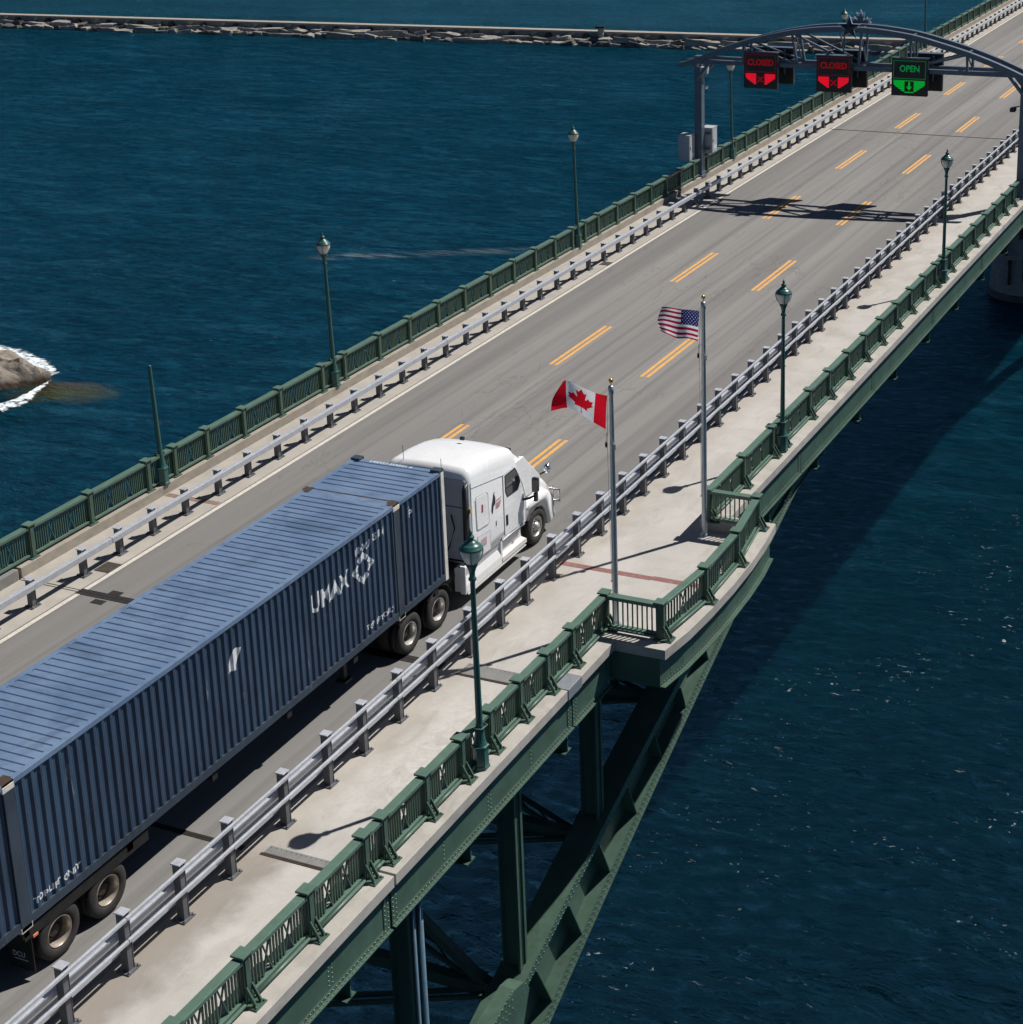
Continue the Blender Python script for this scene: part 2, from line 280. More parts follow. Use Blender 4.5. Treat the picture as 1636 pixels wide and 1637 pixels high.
def m_foam():
    m, nt, bs = mat('white foam')
    nz = noi(nt, pos(nt), 1.7, 6, .62, 1.0)
    c = mix(nt, ramp(nt, nz, .35, .6), (.48, .58, .64), (.80, .84, .87)); nt.links.new(c, bs.inputs['Base Color'])
    at = nd(nt, 'ShaderNodeAttribute', attribute_name='edge')
    f = math_(nt, 'ADD', at.outputs['Fac'], math_(nt, 'MULTIPLY', math_(nt, 'SUBTRACT', nz, .5), 2.6))
    nt.links.new(ramp(nt, f, .35, 1.0), bs.inputs['Alpha'])
    bs.inputs['Roughness'].default_value = .8; return m
M_['foam'] = m_foam()

class MB:
    """collects shapes in (x, y, h) coordinates and links them as one mesh object"""
    def __init__(s): s.v = []; s.f = []; s.m = []; s.sm = []; s.cur = 0; s.smooth = False
    def add(s, vs, fs):
        b = len(s.v); s.v += [tuple(v) for v in vs]
        for f in fs: s.f.append([b+i for i in f]); s.m.append(s.cur); s.sm.append(s.smooth)
        return s
    def box(s, x0, x1, y0, y1, z0, z1, rot=0, c=None):
        vs = [(x, y, z) for z in (z0, z1) for y in (y0, y1) for x in (x0, x1)]
        if rot:
            cx, cy = c if c else ((x0+x1)/2, (y0+y1)/2); a, b = math.cos(rot), math.sin(rot)
            vs = [(cx+(x-cx)*a-(y-cy)*b, cy+(x-cx)*b+(y-cy)*a, z) for x, y, z in vs]
        return s.add(vs, [(0, 2, 3, 1), (4, 5, 7, 6), (0, 1, 5, 4), (2, 6, 7, 3), (0, 4, 6, 2), (1, 3, 7, 5)])
    def bevbox(s, x0, x1, y0, y1, z0, z1, b=.02):
        bm = bmesh.new(); bmesh.ops.create_cube(bm, size=1)
        for v in bm.verts: v.co = Vector(((x0+x1)/2+v.co.x*(x1-x0), (y0+y1)/2+v.co.y*(y1-y0), (z0+z1)/2+v.co.z*(z1-z0)))
        bmesh.ops.bevel(bm, geom=bm.edges[:], offset=b, segments=2, affect='EDGES', profile=.6)
        return s.frombm(bm)
    def frombm(s, bm):
        bm.verts.index_update(); s.add([v.co[:] for v in bm.verts], [[v.index for v in f.verts] for f in bm.faces]); bm.free(); return s
    def beam(s, a, b, w, h, up=(0, 0, 1)):
        a, b = Vector(a), Vector(b); d = (b-a).normalized(); u = Vector(up)
        r = d.cross(u).normalized(); u = r.cross(d).normalized()
        vs = [p+r*(w/2)*i+u*(h/2)*j for p in (a, b) for j in (-1, 1) for i in (-1, 1)]
        return s.add(vs, [(0, 1, 3, 2), (4, 6, 7, 5), (0, 4, 5, 1), (2, 3, 7, 6), (0, 2, 6, 4), (1, 5, 7, 3)])
    def tube(s, pts, r, n=10, cap=True):
        pts = [Vector(p) for p in pts]; rs = r if isinstance(r, (list, tuple)) else [r]*len(pts); ring = []
        sm = s.smooth; s.smooth = True
        vs = []
        for i, p in enumerate(pts):
            d = (pts[min(i+1, len(pts)-1)]-pts[max(i-1, 0)]).normalized()
            a = Vector((0, 0, 1)) if abs(d.z) < .9 else Vector((0, 1, 0)); u = d.cross(a).normalized(); v = d.cross(u).normalized()
            vs += [p+(u*math.cos(t*2*math.pi/n)+v*math.sin(t*2*math.pi/n))*rs[i] for t in range(n)]
        fs = [(i*n+t, i*n+(t+1) % n, (i+1)*n+(t+1) % n, (i+1)*n+t) for i in range(len(pts)-1) for t in range(n)]
        s.add(vs, fs); s.smooth = sm
        if cap:
            b = len(s.v)-len(vs)
            s.f.append([b+t for t in range(n)][::-1]); s.m.append(s.cur); s.sm.append(False)
            s.f.append([b+(len(pts)-1)*n+t for t in range(n)]); s.m.append(s.cur); s.sm.append(False)
        return s
    def lathe(s, prof, n=16, c=(0, 0), smooth=True, rot=0):
        sm = s.smooth; s.smooth = smooth
        vs = [(c[0]+r*math.cos(rot+t*2*math.pi/n), c[1]+r*math.sin(rot+t*2*math.pi/n), z) for r, z in prof for t in range(n)]
        s.add(vs, [(i*n+t, i*n+(t+1) % n, (i+1)*n+(t+1) % n, (i+1)*n+t) for i in range(len(prof)-1) for t in range(n)]); s.smooth = sm
        return s
    def prism(s, poly, axis, a, b):
        """poly in the two other axes, extruded from a to b along axis"""
        def P(p, t): return {'x': (t, p[0], p[1]), 'y': (p[0], t, p[1]), 'z': (p[0], p[1], t)}[axis]
        n = len(poly); vs = [P(p, a) for p in poly]+[P(p, b) for p in poly]
        return s.add(vs, [list(range(n)), list(range(2*n-1, n-1, -1))]+[(i, i+n, (i+1) % n+n, (i+1) % n) for i in range(n)])
    def loft(s, secs, cap=True):
        n = len(secs[0]); vs = [p for sec in secs for p in sec]
        fs = [(i*n+t, (i+1)*n+t, (i+1)*n+(t+1) % n, i*n+(t+1) % n) for i in range(len(secs)-1) for t in range(n)]
        if cap: fs += [list(range(n)), list(range((len(secs)-1)*n, len(secs)*n))[::-1]]
        return s.add(vs, fs)
    def rivets(s, pts, r=.016, out=.012, nrm=(1, 0, 0)):
        nx = Vector(nrm); a = Vector((0, 1, 0)); b = Vector((0, 0, 1))
        if abs(nx.z) > .7: b = Vector((1, 0, 0))
        for p in pts:
            p = Vector(p); vs = [p+(a*math.cos(t)+b*math.sin(t))*r for t in [k*math.pi/3 for k in range(6)]]+[p+nx*out+(a*math.cos(t)+b*math.sin(t))*r*.55 for t in [k*math.pi/3 for k in range(6)]]
            s.add(vs, [(k, (k+1) % 6, (k+1) % 6+6, k+6) for k in range(6)]+[tuple(range(6, 12))])
        return s
    def build(s, name, mats, parent=None, shear=True, origin=None, bev=0):
        if not isinstance(mats, (list, tuple)): mats = [mats]
        o0 = Vector(origin) if origin is not None else (Vector(parent['_o']) if parent is not None else Vector((0, 0, 0)))
        me = bpy.data.meshes.new(name)
        vs = [(x-o0.x, y-o0.y, (z+S*y if shear else z)-o0.z) for x, y, z in s.v]
        me.from_pydata(vs, [], s.f); me.update()
        for m in mats: me.materials.append(M_[m] if isinstance(m, str) else m)
        for i, p in enumerate(me.polygons): p.material_index = s.m[i]; p.use_smooth = s.sm[i]
        bm = bmesh.new(); bm.from_mesh(me); bmesh.ops.recalc_face_normals(bm, faces=bm.faces)
        bm.to_mesh(me); bm.free()
        ob = bpy.data.objects.new(name, me); scn.collection.objects.link(ob)
        if parent is not None: ob.parent = parent; ob.location = (0, 0, 0) if origin is None else Vector(origin)-Vector(parent['_o'])
        else: ob.location = o0
        ob['_o'] = list(o0)
        if bev:
            md = ob.modifiers.new('bevel', 'BEVEL'); md.width = bev; md.segments = 2; md.limit_method = 'ANGLE'; md.angle_limit = R(40)
        return ob
def thing(name, label, cat, loc, group=None, shear=True):
    o = bpy.data.objects.new(name, None); scn.collection.objects.link(o)
    z = loc[2]+(S*loc[1] if shear else 0); o.location = (loc[0], loc[1], z); o['_o'] = [loc[0], loc[1], z]
    o.empty_display_size = .2; o['label'] = label; o['category'] = cat
    if group: o['group'] = group
    return o
def tag(o, label, cat, group=None):
    o['label'] = label; o['category'] = cat
    if group: o['group'] = group
    return o
def struct(o): o['kind'] = 'structure'; return o
def copy_tree(o, parent=None):
    c = o.copy(); scn.collection.objects.link(c); c.parent = parent
    for ch in list(o.children): copy_tree(ch, c)
    return c
def moved(o, dx, dy, label, group=None):
    c = copy_tree(o); c.location = Vector(o.location)+Vector((dx, dy, S*dy)); c['label'] = label
    if group: c['group'] = group
    return c
def text_mesh(s, size, ext=0.0, off=0.0):
    """flat lettering as a bmesh in its own x (right), y (up) plane"""
    cu = bpy.data.curves.new('lettering', 'FONT'); cu.body = s; cu.size = size; cu.extrude = ext; cu.resolution_u = 3; cu.offset = off
    ob = bpy.data.objects.new('lettering', cu); scn.collection.objects.link(ob)
    me = bpy.data.meshes.new_from_object(ob); bm = bmesh.new(); bm.from_mesh(me)
    bpy.data.objects.remove(ob); bpy.data.curves.remove(cu); bpy.data.meshes.remove(me); return bm

# ------------------------------------------------------------------ setting: river, road, pavements
b = MB(); b.add([(-1400, -400, WATER), (900, -400, WATER), (900, 1500, WATER), (-1400, 1500, WATER)], [(0, 1, 2, 3)])
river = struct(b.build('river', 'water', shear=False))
Y0, Y1 = -30.0, 160.0
XC = -4.2                                     # bridge centre line
def slab(x0, x1, y0, y1, h0, h1, name, m, **k):
    b = MB(); b.box(x0, x1, y0, y1, h0, h1); return b.build(name, m, **k)
road = struct(slab(-10.32, 1.02, Y0, Y1, -.22, 0, 'road', 'asphalt', origin=(-4.5, 0, 0)))
struct(slab(-12.33, -10.32, Y0, Y1, -.22, 0.006, 'left_pavement', 'apron'))
b = MB(); b.box(1.02, 3.84, Y0, Y1, -.22, .006)
# lookout floor bulging over the water
LOOK = [(3.84, .42), (5.66, .42), (5.80, 1.3), (5.86, 2.4), (5.88, 3.7), (5.86, 5.0), (5.78, 6.1), (5.62, 7.02), (3.84, 7.02)]
b.prism([(x-.02 if x > 4 else x, y) for x, y in LOOK], 'z', -.22, .006)
sidewalk = struct(b.build('sidewalk', 'sidewalk'))

# painted lines and dashes belong to the road
def road_part(name, boxes, m, label=None, h0=0, h1=.004, par=None):
    b = MB()
    for x0, x1, y0, y1 in boxes: b.box(x0, x1, y0, y1, h0, h1)
    o = b.build(name, m, par or road)
    if label: o['label'] = label
    return o
road_part('edge_line', [(-10.27, -10.13, Y0, Y1)], 'whiteline', 'thin white line along the left edge')
for base, first in ((-6.60, 0), (-2.90, 0)):
    for k in range(-3, 13):
        y = 17.75+10.62*k+(-.1 if base > -4 else 0)
        b = MB(); 
        b.box(base-.18, base-.05, y, y+4.55, 0, .004); b.box(base+.05, base+.18, y, y+4.55, 0, .004)
        b.build('lane_dash', 'yellow', road)
# ------------------------------------------------------------------ joints, grates, painted stripes
def ejoint(y, x0, x1, label, w=.22, plate=None):
    t = thing('expansion_joint', label, 'expansion joint', (x0, y, 0))
    b = MB(); b.box(x0, x1, y-w/2, y+w/2, -.01, .008); b.build('rubber_seal', 'jointdark', t)
    b = MB(); b.box(x0, x1, y-w/2-.03, y-w/2, -.01, .010); b.box(x0, x1, y+w/2, y+w/2+.03, -.01, .010); b.box(x0, x1, y-.012, y+.012, .0, .013); b.build('steel_edge', 'jointdark', t)
    return t
t1 = ejoint(-2.0, -10.32, 1.02, 'wide dark rubber joint crossing the road beside the blue container')
for x0 in (-9.45, -6.0):
    b = MB(); b.box(x0, x0+.38, -1.86, -1.66, -.005, .006); b.box(x0-.1, x0+.28, -2.42, -2.2, -.005, .006); b.build('asphalt_patch', 'jointdark', t1)
b = MB(); b.box(-12.33, -10.32, -2.06, -2.03, 0, .010); b.box(-12.33, -10.32, -1.96, -1.93, 0, .010); b.build('pavement_gap', 'jointdark', t1)
t2 = ejoint(-9.58, -10.32, 1.02, 'narrow dark joint across the road near the container rear wheels', .07)
t3 = ejoint(59.0, -10.32, 1.02, 'thin dark joint line crossing all lanes beyond the gantry', .05)
def jplate(x0, x1, y0, y1, label):
    t = thing('joint_plate', label, 'joint plate', (x0, y0, 0))
    b = MB(); b.box(x0, x1, y0, y1, 0, .022); b.build('steel_plate', 'plate', t)
    b = MB(); b.box(x0-.05, x1, y0-.075, y0-.045, 0, .018); b.box(x0-.05, x1, y0-.035, y0-.008, 0, .02); b.build('edge_angle', 'rust', t)
    b = MB()
    for k in range(int((x1-x0)/.12)): b.lathe([(.014, .022), (.010, .03), (0, .031)], 6, (x0+.06+k*.12, y1-.05))
    b.build('bolts', 'grate', t); return t
jplate(1.50, 3.84, -9.56, -9.33, 'narrow grey steel plate on the near sidewalk beside a lamp shadow')
jplate(1.55, 3.84, -2.18, -1.70, 'wide grey steel plate on the sidewalk beside the second slab joint')
def grate(x0, x1, y0, y1, label):
    t = thing('drain_grate', label, 'drain grate', (x0, y0, 0), 'drain grates along the left edge of the road')
    b = MB(); b.box(x0, x1, y0, y1, 0, .008); b.build('frame', 'jointdark', t)
    b = MB()
    for k in range(9): 
        x = x0+.02+k*(x1-x0-.04)/8; b.box(x-.012, x+.012, y0+.015, y1-.015, .008, .018)
    for k in range(11):
        y = y0+.02+k*(y1-y0-.04)/10; b.box(x0+.01, x1-.01, y-.008, y+.008, .008, .016)
    b.build('bars', 'grate', t)
grate(-10.80, -10.30, -.92, -.36, 'rusty square drain grate in the left pavement beside the truck')
grate(-10.74, -10.30, 29.68, 30.2, 'small drain grate beyond the second lamp of the left railing')
o = slab(1.06, 3.84, 3.70, 3.92, 0.006, .010, 'painted_stripe', 'redpaint'); tag(o, 'faded red stripe painted across the sidewalk below the lookout', 'stripe')
o = slab(-12.30, -10.35, 3.70, 3.92, 0.006, .010, 'painted_stripe', 'redpaint2'); tag(o, 'worn brown red stripe across the left pavement under the guard rail', 'stripe')
b = MB(); b.box(3.842, 5.80, 3.73, 3.95, .006, .010); o = b.build('painted_stripe', 'redpaint'); tag(o, 'faded red stripe on the lookout floor between the two flagpoles', 'stripe')

# ------------------------------------------------------------------ bridge superstructure
br = thing('bridge', 'green riveted steel arch bridge with pale concrete ledges over the river', 'bridge', (XC, 0, 0))
def ledge(name, x0, x1, segs, m='ledge', h1=.30, h0=.05):
    for y0, y1 in segs:
        b = MB(); b.box(x0, x1, y0, y1, h0, h1); b.build(name, m, br, bev=.012)
ledge('concrete_ledge', 3.84, 4.62, [(Y0, -9.60), (-9.54, -2.42), (-1.74, .02), (7.40, 40), (40.02, 80), (80.02, Y1)])
ledge('parapet', -12.95, -12.33, [(Y0, -2.05), (-1.95, 42.0), (42.02, 90), (90.02, Y1)], 'kerbcon', .30, -.2)
b = MB(); b.box(3.84, 4.64, -2.42, -1.74, .04, .315); b.build('cover_plate', 'plateblue', br, bev=.01)
b = MB(); b.box(-12.97, -12.31, -3.6, -2.1, -.18, .31); b.build('cover_plate', 'plate', br, bev=.01)
# lookout: kerb ring around the bulge
OUT = [(4.0, 0.0), (5.98, 0.0), (6.14, 1.1), (6.22, 2.3), (6.25, 3.7), (6.22, 5.1), (6.13, 6.3), (5.98, 7.44), (4.0, 7.44)]
INN = [(4.0, .42)] + LOOK[1:-1] + [(4.0, 7.02)]
b = MB()
for k in range(len(OUT)-1):
    a0, a1, c0, c1 = OUT[k], OUT[k+1], INN[k], INN[k+1]
    vs = [(*a0, .05), (*a1, .05), (*c1, .0), (*c0, .0), (*a0, .30), (*a1, .30), (*c1, .30), (*c0, .30)]
    b.add(vs, [(0, 1, 5, 4), (3, 7, 6, 2), (4, 5, 6, 7), (0, 3, 2, 1)]+([(0, 4, 7, 3)] if k == 0 else [])+([(1, 2, 6, 5)] if k == len(OUT)-2 else []))
b.box(3.84, 4.0, .02, .42, .0, .30); b.box(3.84, 4.0, 7.02, 7.40, .0, .30)
b.build('lookout_ledge', 'ledge', br)
# fascia girder with rivets and stiffeners
GX, GT, GB = 4.46, .05, -.90
def girder(y0, y1):
    b = MB(); b.box(GX-.02, GX, y0, y1, GB, GT); b.box(GX-.12, GX+.085, y0, y1, GB-.025, GB); b.box(GX, GX+.012, y0, y1, GT-.12, GT-.002) 
    b.box(GX+.001, GX+.013, y0, y1, GB+.0, GB+.10)
    n = int((y1-y0)/.115)
    if y0 < 60:
        b.rivets([(GX+.013, y0+.06+k*.115, GB+.055) for k in range(n)], .020, .014)
        b.rivets([(GX+.05, y0+.06+k*.115, GB) for k in range(n)], .020, .014, (0, 0, 1))
    L = y1-y0; ns = max(1, round(L/1.9))
    for k in range(ns+1):
        yy = y0+.1+(L-.2)*k/ns
        if k in (0, ns): b.box(GX, GX+.015, yy-.1 if k else yy-.1, yy+.1, GB+.1, GT-.12)
        if y0 < 60:
            for dy in ((-.055, .055) if k % 2 == 0 or k in (0, ns) else (0,)):
                b.rivets([(GX+(.015 if k in (0, ns) else 0), yy+dy, GB+.2+q*.1) for q in range(6)], .018, .012)
    b.build('fascia_girder', 'green', br)
for y0, y1 in ((Y0, -19.0), (-18.94, -9.62), (-9.54, -2.0), (-1.94, .02), (7.42, 13.6), (13.64, 21.2), (21.24, 29.0), (29.04, 36.8), (36.84, 44.6), (44.64, 70), (70.04, 110), (110.04, Y1)): girder(y0, y1)
b = MB(); b.box(-12.82, -12.80, Y0, Y1, GB, -.2); b.box(-12.9, -12.7, Y0, Y1, GB-.03, GB); b.build('fascia_girder', 'green', br)
# curved lookout girder and its dark return faces
cur = [(5.82, .06), (5.98, 1.1), (6.06, 2.3), (6.09, 3.7), (6.06, 5.1), (5.97, 6.3), (5.82, 7.38)]
b = MB()
for k in range(len(cur)-1):
    (x0, y0), (x1, y1) = cur[k], cur[k+1]
    for i in range(4):
        f0, f1 = i/4, (i+1)/4
        ax, ay = x0+(x1-x0)*f0, y0+(y1-y0)*f0; bx_, by_ = x0+(x1-x0)*f1, y0+(y1-y0)*f1
        b.add([(ax, ay, -.72), (bx_, by_, -.72), (bx_, by_, .05), (ax, ay, .05)], [(0, 1, 2, 3)])
        b.add([(ax-.1, ay, -.745), (bx_-.1, by_, -.745), (bx_+.12, by_, -.745), (ax+.12, ay, -.745), (ax-.1, ay, -.72), (bx_-.1, by_, -.72), (bx_+.12, by_, -.72), (ax+.12, ay, -.72)], [(0, 3, 2, 1), (4, 5, 6, 7), (3, 7, 6, 2)])
    d = math.hypot(x1-x0, y1-y0)
    for q in range(int(d/.115)):
        f = (q+.5)*.115/d; b.rivets([(x0+(x1-x0)*f, y0+(y1-y0)*f, -.66)], .02, .014); b.rivets([(x0+.06+(x1-x0)*f, y0+(y1-y0)*f, -.72)], .02, .014, (0, 0, 1))
    b.rivets([(x0+.002+(x1-x0)*.5, y0+(y1-y0)*.5+dy, -.55+q*.1) for q in range(5) for dy in (-.05, .05)], .018, .012)
b.box(GX, 5.82, .04, .06, -.74, .05); b.box(GX, 5.82, 7.38, 7.40, -.74, .05)
b.build('lookout_girder', 'green', br)
b = MB(); b.box(3.9, 5.7, .5, 6.95, -.5, -.23)
for y in (1.2, 2.9, 4.6, 6.2): b.box(3.6, 5.8, y-.08, y+.08, -1.1, -.5)
b.build('lookout_bracket', 'green', br)
# deck slab and floor beams underneath
b = MB(); b.box(-12.7, 4.44, Y0, Y1, -.5, -.24); b.build('deck_slab', 'green', br)
for k in range(34):
    y = -28.5+k*4.4
    b = MB(); b.box(-12.6, 4.40, y-.015, y+.015, -1.5, -.5); b.box(-12.6, 4.40, y-.16, y+.16, -1.53, -1.5); b.build('floor_beam', 'green', br)
b = MB()
for x in (-11, -8.4, -5.8, -3.2, -.6, 2.0): b.box(x-.01, x+.01, Y0, Y1, -1.0, -.5); b.box(x-.11, x+.11, Y0, Y1, -1.02, -1.0)
b.build('stringers', 'green', br)

# arch ribs (true z, no grade)
def rib_low(y): 
    z = -6.95+.49*y-.0035*y*y if y < 14 else None
    if z is None: 
        zc = -6.95+.49*14-.0035*196; z = zc+(y-14)*.17 if y < 19 else (zc+.85+(y-19)*.064 if y < 66 else zc+3.86-.0075*(y-66)**2)
    return z
def rib_dep(y): return max(.16 if y > 13 else .3, min(1.95-.09*y, GB+S*y-.04-rib_low(y))) if y > -6 else 2.49+.03*(-6-y)
def rib(x, face, full):
    ys = [-30+i*1.0 for i in range(0, 148)]
    b = MB(); 
    for i in range(len(ys)-1):
        y0, y1 = ys[i], ys[i+1]; l0, l1 = rib_low(y0), rib_low(y1); u0, u1 = l0+rib_dep(y0), l1+rib_dep(y1)
        if l0 < WATER-1 and l1 < WATER-1: continue
        xi, xo = x-face*.75, x
        xo = x-face*.30
        b.add([(xo, y0, l0), (xo, y1, l1), (xo, y1, u1), (xo, y0, u0), (xi, y0, l0), (xi, y1, l1), (xi, y1, u1), (xi, y0, u0)], [(0, 1, 2, 3), (4, 7, 6, 5), (3, 2, 6, 7), (0, 4, 5, 1)])
        for (a0, a1, t) in ((l0, l1, 1), (u0-.26, u1-.26, 1)):      # riveted flange angles standing proud of the web
            xp = x+face*.05
            b.add([(xp, y0, a0), (xp, y1, a1), (xp, y1, a1+.26), (xp, y0, a0+.26), (xo, y0, a0), (xo, y1, a1), (xo, y1, a1+.26), (xo, y0, a0+.26)], [(0, 1, 2, 3), (3, 2, 6, 7), (0, 4, 5, 1)])
        xq = x+face*.12
        b.add([(xi-face*.1, y0, l0-.03), (xi-face*.1, y1, l1-.03), (xq, y1, l1-.03), (xq, y0, l0-.03), (xi-face*.1, y0, l0), (xi-face*.1, y1, l1), (xq, y1, l1), (xq, y0, l0)], [(0, 3, 2, 1), (4, 5, 6, 7), (3, 7, 6, 2)])
        if full and y0 < 16:
            for q in range(7):
                f = (q+.5)/7; yy = y0+f; lz = l0+(l1-l0)*f; uz = u0+(u1-u0)*f
                b.rivets([(x+face*.05, yy, lz+.09), (x+face*.05, yy+.07, lz+.19), (x+face*.05, yy, uz-.07), (x+face*.05, yy+.07, uz-.19)], .026, .016, (face, 0, 0))
                b.rivets([(x+face*.085, yy, lz)], .026, .016, (0, 0, 1))
    return b.build('arch_rib', 'green', br, shear=False)
RX = 4.1
rib(RX, 1, True); rib(-12.5, -1, False)
# stiffener plates standing on the rib web
STY = [3.75-1.62*k for k in range(-3, 8)]
for y in STY:
    l = rib_low(y); d = rib_dep(y); sl = .49-.007*y; n = Vector((0, -sl, 1)).normalized(); p = Vector((RX, y, l))
    a = p+n*(.24); c = p+n*(d*.9-.27)
    b = MB(); b.beam((RX-.12, a.y, a.z), (RX-.12, c.y, c.z), .36, .03, up=(0, 1, 0)); b.build('rib_stiffener', 'green', br, shear=False)
# gusset where the spandrel column lands
b = MB(); yy = -4.9
b.prism([(yy-2.6, rib_low(yy-2.6)+.6), (yy+.6, rib_low(yy+.6)+1.2), (yy+1.0, rib_low(yy+1.0)+rib_dep(0)), (yy+.75, -6.65), (yy+.35, -6.58), (yy-.8, -6.85), (yy-1.9, -7.35), (yy-2.8, -8.0)], 'x', RX-.35, RX+.062)
b.rivets([(RX+.062, yy-1.9+i*.15, -7.75+i*.055+j*.22) for i in range(15) for j in (0, 1, 2)], .026, .016)
b.build('gusset_plate', 'green', br, shear=False)
# spandrel columns: paired angles with a dark slot between
def column(x, y, zt, zb, w=.34):
    b = MB()
    b.box(x-.22, x+.22, y-.015, y+.015, zb, zt); b.box(x+.20, x+.22, y-w/2, y+w/2, zb, zt); b.box(x-.22, x-.20, y-w/2, y+w/2, zb, zt)
    b.box(x+.22, x+.26, y-w/2, y-w/2+.09, zb, zt); b.box(x+.22, x+.26, y+w/2-.09, y+w/2, zb, zt)
    return b.build('spandrel_column', 'green', br, shear=False)
for x in (3.7, -12.1):
    for y in (-21, -16.6, -12.3, -8.15, -3.75, .35, 4.7):
        column(x, y, GB+S*y, rib_low(y)+rib_dep(y)*.8)
b = MB(); b.tube([(4.02, -7.95, -1.4), (4.02, -7.95, WATER+.1)], .06, 10); b.tube([(4.02, -8.2, -1.4), (4.02, -8.2, WATER+.1)], .04, 8); b.build('drain_pipe', 'pipe', br, shear=False)
# lattice cross bracing between the ribs and diagonals in the spandrels
b = MB()
for y0, y1 in ((-16.6, -12.3), (-12.3, -8.15), (-8.15, -3.75), (-3.75, .35), (.35, 4.7), (4.7, 9.2)):
    za, zb_ = rib_low(y0)+rib_dep(y0)*.6, rib_low(y1)+rib_dep(y1)*.6
    for dx in (-.16, .16):
        b.beam((3.2, y0+dx, za), (-11.6, y1+dx, zb_), .10, .10); b.beam((-11.6, y0+dx, za), (3.2, y1+dx, zb_), .10, .10)
    for q in range(20):
        f = q/20.; p = Vector((3.2, y0, za)).lerp(Vector((-11.6, y1, zb_)), f); p2 = Vector((3.2, y0, za)).lerp(Vector((-11.6, y1, zb_)), f+.05)
        b.beam(p+Vector((0, -.16, 0)), p2+Vector((0, .16, 0)), .05, .02)
    b.beam((3.3, y1, zb_), (-11.7, y1, zb_), .3, .3)
b.build('sway_bracing', 'green', br, shear=False)
b = MB()
for y0, y1 in ((-12.3, -8.15), (-8.15, -3.75), (-3.75, .35)):
    b.beam((-4.2, y0, -1.6+S*y0), (3.5, y0, rib_low(y0)+1.), .22, .22); b.beam((3.4, y0, -1.5+S*y0), (-11.8, y0, rib_low(y0)+1.), .2, .2)
b.build('cross_frame', 'green', br, shear=False)
# bracket plates from floor beams to the fascia
# ------------------------------------------------------------------ distant river pier
t = thing('bridge_pier', 'weathered pale stone river pier with rust streaked scuppers under the bridge', 'pier', (-1.5, 99, WATER), shear=False)
pr = []
def stadium(xl, xr, yc, r, n=10):
    return [(xl+r-r*math.cos(a), yc+r*math.sin(a)) for a in [math.pi/2*(-1+2*k/n) for k in range(n+1)]]+[(xr-r+r*math.cos(a), yc+r*math.sin(a)) for a in [math.pi/2*(1-2*k/n) for k in range(n+1)]]
b = MB(); b.smooth = False
lv = [WATER-2+1.35*k for k in range(14)]
secs = []
for k, z in enumerate(lv):
    if z > 3.5: break
    g = 0 if z < WATER+9 else .5
    r = 3.4-.05*(z-WATER)-g
    st = stadium(-9.6+.05*(z-WATER)+g, 6.8-.05*(z-WATER)-g, 98.5, r)
    if secs: b.add([], [])
    secs.append([(x, y, z) for x, y in st]); secs.append([(x, y, z+1.31) for x, y in st]); st2 = [(x*.997-.01, 98.5+(y-98.5)*.985) for x, y in st]
    secs.append([(x, y, z+1.31) for x, y in st2]); secs.append([(x, y, z+1.35) for x, y in st2])
b.loft(secs); b.build('stone_courses', 'stone', t, shear=False)
b = MB()
for k, (x, z0, z1) in enumerate([(-7.6, -11.2, -8.2), (-6.5, -9.8, -8.0), (-5.3, -10.0, -8.4), (-7.3, -13.6, -11.6), (-6.1, -13.2, -11.4), (-4.6, -12.8, -11.6), (-3.3, -10.1, -8.1), (-2.2, -13.4, -11.6)]):
    y = 95.0+.012*0-.0; b.box(x-.12, x+.12, 94.9, 95.35, z1-.3, z1); b.box(x-.09, x+.09, 95.0, 95.3, z0, z1-.3)
b.build('scupper_streaks', 'rust', t, shear=False)
b = MB(); secs = []
for z in (WATER-2, WATER+.55): secs.append([(x, y, z) for x, y in stadium(-9.75, 6.95, 98.5, 3.55)])
b.loft(secs); b.build('wet_footing', 'rockdark', t, shear=False)
# ------------------------------------------------------------------ breakwater and its stones
bd = Vector((176.0, 14.8, 0)).normalized(); bn = Vector((-bd.y, bd.x, 0)); b0 = Vector((-277.6, 255.6, WATER))
def BW(s, t, z): p = b0+bd*s+bn*t; return (p.x, p.y, WATER+z)
t = thing('breakwater', 'long low concrete breakwater with round culverts across the river', 'breakwater', tuple(BW(150, 1.5, 0)), shear=False)
b = MB(); L0, L1 = -40, 420
def bwbox(b, s0, s1, t0, t1, z0, z1):
    b.add([BW(s, tt, z) for z in (z0, z1) for tt in (t0, t1) for s in (s0, s1)], [(0, 2, 3, 1), (4, 5, 7, 6), (0, 1, 5, 4), (2, 6, 7, 3), (0, 4, 6, 2), (1, 3, 7, 5)])
bwbox(b, L0, L1, 1.6, 4.2, -2, 2.35); b.build('wall', 'stone', t, shear=False)
b = MB(); bwbox(b, L0, L1, 1.1, 4.4, 2.38, 2.72); b.build('coping', 'kerbcon', t, shear=False)
for k in range(56):
    b = MB(); s = L0+k*8.2
    b.add([BW(s-.9, 1.55, 1.2), BW(s+.9, 1.55, 2.3), BW(s-.9, 1.55, 2.36), BW(s+.9, 1.0, 2.36), BW(s+.9, 1.55, 2.36)], [(0, 1, 4, 2), (0, 3, 1), (0, 2, 3)])
    b.build('corbel', 'ledge', t, shear=False)
